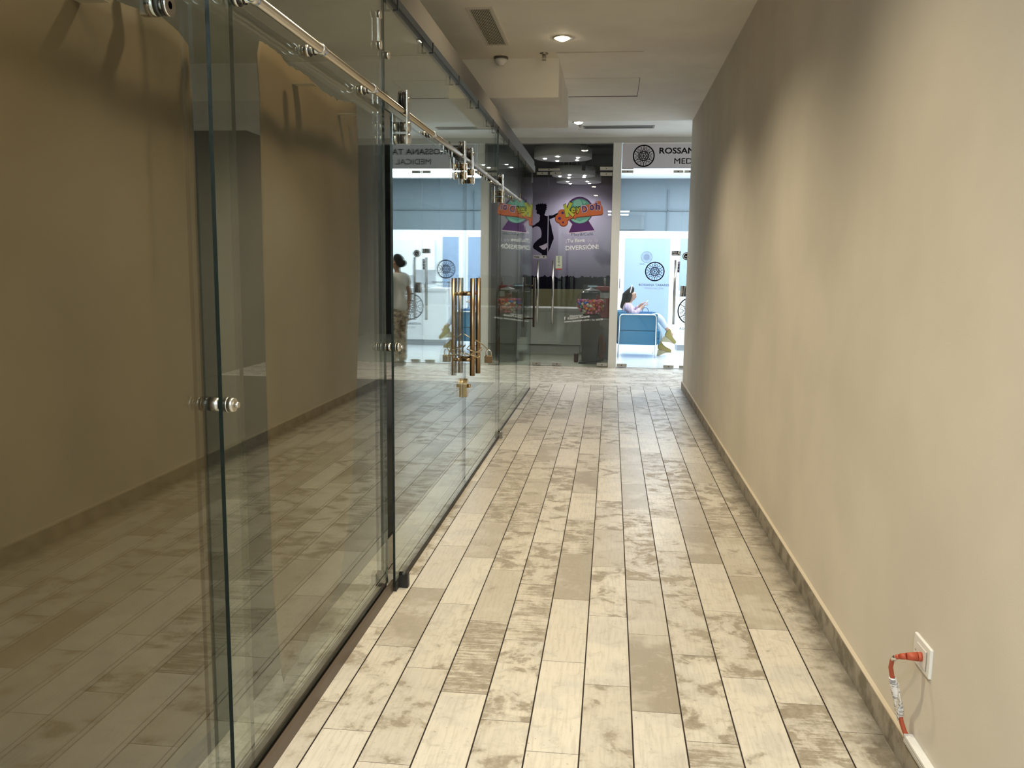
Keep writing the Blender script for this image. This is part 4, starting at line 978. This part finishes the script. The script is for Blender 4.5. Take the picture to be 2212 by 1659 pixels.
body = skin('body', [[pelv, (.255, Y0, .56, .095), (.262, Y0, .70, .105), (.275, Y0, .80, .075), nk, (.305, Y0, .885, .045), (.315, Y0, .915, .060), (.326, Y0, .965, .080), (.322, Y0, 1.020, .064)],
  [(.275, Y0, .80, .075), (.265, Y0 - .155, .80, .042), (.36, Y0 - .20, .665, .036), (.47, Y0 - .10, .760, .024), (.515, Y0 - .075, .798, .026)],
  [(.275, Y0, .80, .075), (.270, Y0 + .155, .80, .042), (.38, Y0 + .20, .70, .036), (.47, Y0 + .10, .800, .024), (.508, Y0 + .07, .832, .026)],
  [pelv, (.32, Y0 - .09, .47, .085), (.55, Y0 - .055, .57, .070), (.745, Y0 - .02, .635, .054), (.80, Y0, .56, .050), (.895, Y0 + .01, .43, .032), (.92, Y0 + .01, .385, .030), (.99, Y0 + .01, .335, .030)],
  [pelv, (.32, Y0 + .09, .46, .085), (.52, Y0 + .08, .49, .070), (.715, Y0 + .07, .50, .054), (.765, Y0 + .06, .38, .048), (.80, Y0 + .06, .20, .031), (.80, Y0 + .06, .12, .030), (.88, Y0 + .06, .07, .030)]], SKINM, pe, 2, extra=face_bits)
skin('blouse', [[(.268, Y0, .47, .118), (.252, Y0, .56, .112), (.260, Y0, .70, .123), (.275, Y0, .79, .092), (.283, Y0, .835, .056)],
  [(.275, Y0, .79, .092), (.262, Y0 - .155, .80, .056), (.36, Y0 - .205, .665, .052), (.455, Y0 - .115, .748, .034)],
  [(.275, Y0, .79, .092), (.267, Y0 + .155, .80, .056), (.38, Y0 + .205, .70, .050), (.452, Y0 + .115, .788, .034)]], STRIPE, pe)
skin('trousers', [[(.27, Y0, .46, .118), (.32, Y0 - .09, .475, .100), (.55, Y0 - .055, .575, .082), (.748, Y0 - .02, .640, .064), (.805, Y0, .56, .058), (.888, Y0 + .01, .44, .040)],
  [(.27, Y0, .46, .118), (.32, Y0 + .09, .465, .100), (.52, Y0 + .08, .495, .082), (.718, Y0 + .07, .50, .064), (.768, Y0 + .06, .38, .056), (.80, Y0 + .06, .215, .042)]], DENIM, pe)
# long hair: cap and a fall down the back
hr = skin('hair', [[(.362, Y0, 1.030, .050), (.325, Y0, 1.040, .074), (.275, Y0, 1.015, .088), (.247, Y0, .955, .080), (.228, Y0, .88, .068), (.203, Y0, .80, .060), (.182, Y0, .73, .050)],
  [(.275, Y0, 1.015, .088), (.300, Y0 - .062, .98, .038), (.285, Y0 - .075, .90, .032), (.255, Y0 - .085, .83, .03)], [(.275, Y0, 1.015, .088), (.300, Y0 + .062, .98, .038), (.285, Y0 + .075, .90, .032), (.255, Y0 + .085, .83, .03)]], HAIR, pe)
m = MB(); m.tube([(.322 - .025 * (1 - math.sin(a)), Y0 - .086 * math.cos(a), 1.0 + .113 * math.sin(a)) for a in [math.pi * i / 14 for i in range(15)]], .0075, 8); m.build('headband', pbr('headband_white', (.85, .85, .85), .4), pe)
m = MB()
for s_ in (-1, 1): m.ball((.381, Y0 + s_ * .032, .956), .009, 10, 7, (.6, 1.2, .5))
m.build('eyes', INK, pe)
m = MB()
for s_ in (-1, 1): m.tube([(.389, Y0 + s_ * .016, .978), (.386, Y0 + s_ * .034, .982), (.373, Y0 + s_ * .055, .977)], .004, 6)
m.build('eyebrows', HAIR, pe)
m = MB(); m.ball((.372, Y0, .906), .009, 10, 7, (.7, 2.0, .7)); m.build('lips', pbr('lips', (.42, .13, .13), .5), pe)
SHOE = pbr('mustard_suede', (.36, .29, .085), .7); WEDGE = pbr('wedge_cork', (.50, .44, .28), .7)
def wedge(ax, ay, az, ang):
    """wedge-heel shoe in profile, ankle at (ax,az), toe along ang"""
    mt = Matrix.Translation((ax, ay, az)) @ Matrix.Rotation(-ang, 4, 'Y') @ Matrix(((1, 0, 0, 0), (0, 0, -1, .036), (0, 1, 0, 0), (0, 0, 0, 1)))
    up = [(-.045, -.075), (-.05, -.01), (-.045, .055), (.0, .062), (.022, .030), (.05, -.01), (.10, -.045), (.158, -.072), (.172, -.095), (.165, -.112), (.09, -.108), (.02, -.085)]
    o = MB().prism(up, mt, .072).build('shoe', SHOE, pe)
    bm = bmesh.new(); bm.from_mesh(o.data); bmesh.ops.bevel(bm, geom=bm.edges[:], offset=.012, segments=2, affect='EDGES'); bm.to_mesh(o.data); bm.free()
    MB().prism([(-.047, -.078), (.02, -.088), (.09, -.110), (.166, -.114), (.160, -.128), (.07, -.128), (-.045, -.176), (-.062, -.172)], mt, .070).build('wedge_sole', WEDGE, o)
wedge(.925, Y0 + .01, .375, -.42); wedge(.806, Y0 + .06, .178, .03)
o = MB().box(.535, .545, Y0 - .035, Y0 + .035, .800, .93, rot=None, bev=.003).build('smartphone', pbr('phone_white', (.8, .8, .82), .3))
tag(o, 'white smartphone held up in both hands of the seated woman', 'phone'); o.data.transform(Matrix.Translation((.553, Y0, .842)) @ Matrix.Rotation(.55, 4, 'Y') @ Matrix.Diagonal((1, 1, .85, 1)) @ Matrix.Translation((-.540, -Y0, -.865)))
e = empty('handbag', (.56, 13.95, .5), 'blue handbag with two thin dark handles on the seat beside the seated woman', 'handbag')
MB().box(.44, .68, 13.875, 13.955, .425, .70, bev=.03).build('body', pbr('bag_blue', (.05, .17, .36), .6), e)
m = MB()
for yy in (13.89, 13.94): m.tube([(.50 + .05 - .05 * math.cos(a), yy, .695 + .065 * math.sin(a)) for a in [math.pi * i / 10 for i in range(11)]], .004, 8)
m.build('handle', pbr('bag_handle', (.03, .05, .12), .5), e)

# standing woman in the cross corridor, hidden behind the wall corner and seen mirrored in the glass
TEE = pbr('white_tee', (.62, .60, .54), .8)
PATT = pbr('patterned_trousers', (.5, .4, .3), .8); t = NT(PATT); b = t.n['Principled BSDF']; tc = t.add('ShaderNodeTexCoord').outputs['Object']
t.link(t.mix(t.step(t.noise(tc, 26, 4, .65), .46, .56), (.58, .47, .34), (.17, .12, .08)), b.inputs['Base Color'])
SKIN2 = pbr('skin_tan', (.36, .20, .12), .55)
px_, py_ = 1.145, 11.42
pw = empty('person', (px_, py_, 0), 'standing woman in white tee and patterned trousers with dark hair in a bun', 'person')
ang = math.radians(-62)
def T(x, y, z, r):
    return (px_ + x * math.cos(ang) - y * math.sin(ang), py_ + x * math.sin(ang) + y * math.cos(ang), z, r)
def TC(l): return [T(*p) for p in l]
def ex2(bm):
    for p, d in ((T(-.235, .03, .68, 0)[:3], (0, 0, -1)), (T(.235, .05, .68, 0)[:3], (0, 0, -1))):
        f_ = Vector(T(0, 1, 0, 0)[:3]) - Vector(T(0, 0, 0, 0)[:3]); s_ = Vector(T(1, 0, 0, 0)[:3]) - Vector(T(0, 0, 0, 0)[:3])
        fingers(bm, p, d, s_, f_, .07)
    bmesh.ops.create_uvsphere(bm, u_segments=8, v_segments=6, radius=.014, matrix=Matrix.Translation(T(0, .098, 1.40, 0)[:3]))
    for s_ in (-1, 1): bmesh.ops.create_uvsphere(bm, u_segments=8, v_segments=6, radius=.018, matrix=Matrix.Translation(T(s_ * .073, 0, 1.405, 0)[:3]))
pel = (0, 0, .82, .100)
skin('body', [TC([pel, (0, .01, .98, .082), (0, .01, 1.12, .095), (0, 0, 1.22, .075), (0, 0, 1.285, .045), (0, .005, 1.33, .045), (0, .02, 1.375, .068), (0, .015, 1.425, .084), (0, .0, 1.475, .064)]),
  TC([(0, 0, 1.22, .075), (-.165, 0, 1.225, .045), (-.225, -.02, .98, .038), (-.235, .03, .76, .027), (-.235, .03, .69, .027)]), TC([(0, 0, 1.22, .075), (.165, 0, 1.225, .045), (.225, 0, .98, .038), (.235, .05, .76, .027), (.235, .05, .69, .027)]),
  TC([pel, (-.085, 0, .74, .080), (-.09, .01, .46, .062), (-.09, -.01, .28, .054), (-.09, -.01, .09, .036), (-.09, .08, .035, .034)]), TC([pel, (.085, 0, .74, .080), (.09, .01, .46, .062), (.09, -.01, .28, .054), (.09, -.01, .09, .036), (.09, .08, .035, .034)])], SKIN2, pw, 2, extra=ex2)
skin('tee_shirt', [TC([(0, 0, .74, .148), (0, 0, .84, .146), (0, .01, .98, .122), (0, .01, 1.12, .126), (0, 0, 1.215, .102), (0, 0, 1.265, .062)]), TC([(0, 0, 1.215, .102), (-.165, 0, 1.225, .062), (-.205, -.01, 1.09, .058)]), TC([(0, 0, 1.215, .102), (.165, 0, 1.225, .062), (.205, 0, 1.09, .058)])], TEE, pw)
skin('trousers', [TC([(0, 0, .94, .112), (0, 0, .82, .132), (-.080, 0, .70, .098), (-.088, .01, .46, .076), (-.090, 0, .25, .068), (-.090, 0, .06, .066)]), TC([(0, 0, .82, .132), (.080, 0, .70, .098), (.088, .01, .46, .076), (.090, 0, .25, .068), (.090, 0, .06, .066)])], PATT, pw)
for s_ in (-1, 1): skin('shoe', [TC([(s_ * .092, -.05, .042, .042), (s_ * .092, .05, .042, .044), (s_ * .095, .14, .036, .036)])], BLACK, pw, 2)
skin('hair', [TC([(0, .055, 1.475, .048), (0, .0, 1.485, .078), (0, -.045, 1.435, .080), (0, -.075, 1.385, .055), (0, -.12, 1.415, .048), (0, -.150, 1.420, .034)])], HAIR, pw)
m = MB()
for s_ in (-1, 1): m.ball(T(s_ * .032, .083, 1.43, 0)[:3], .010, 10, 7)
m.build('eyes', INK, pw)
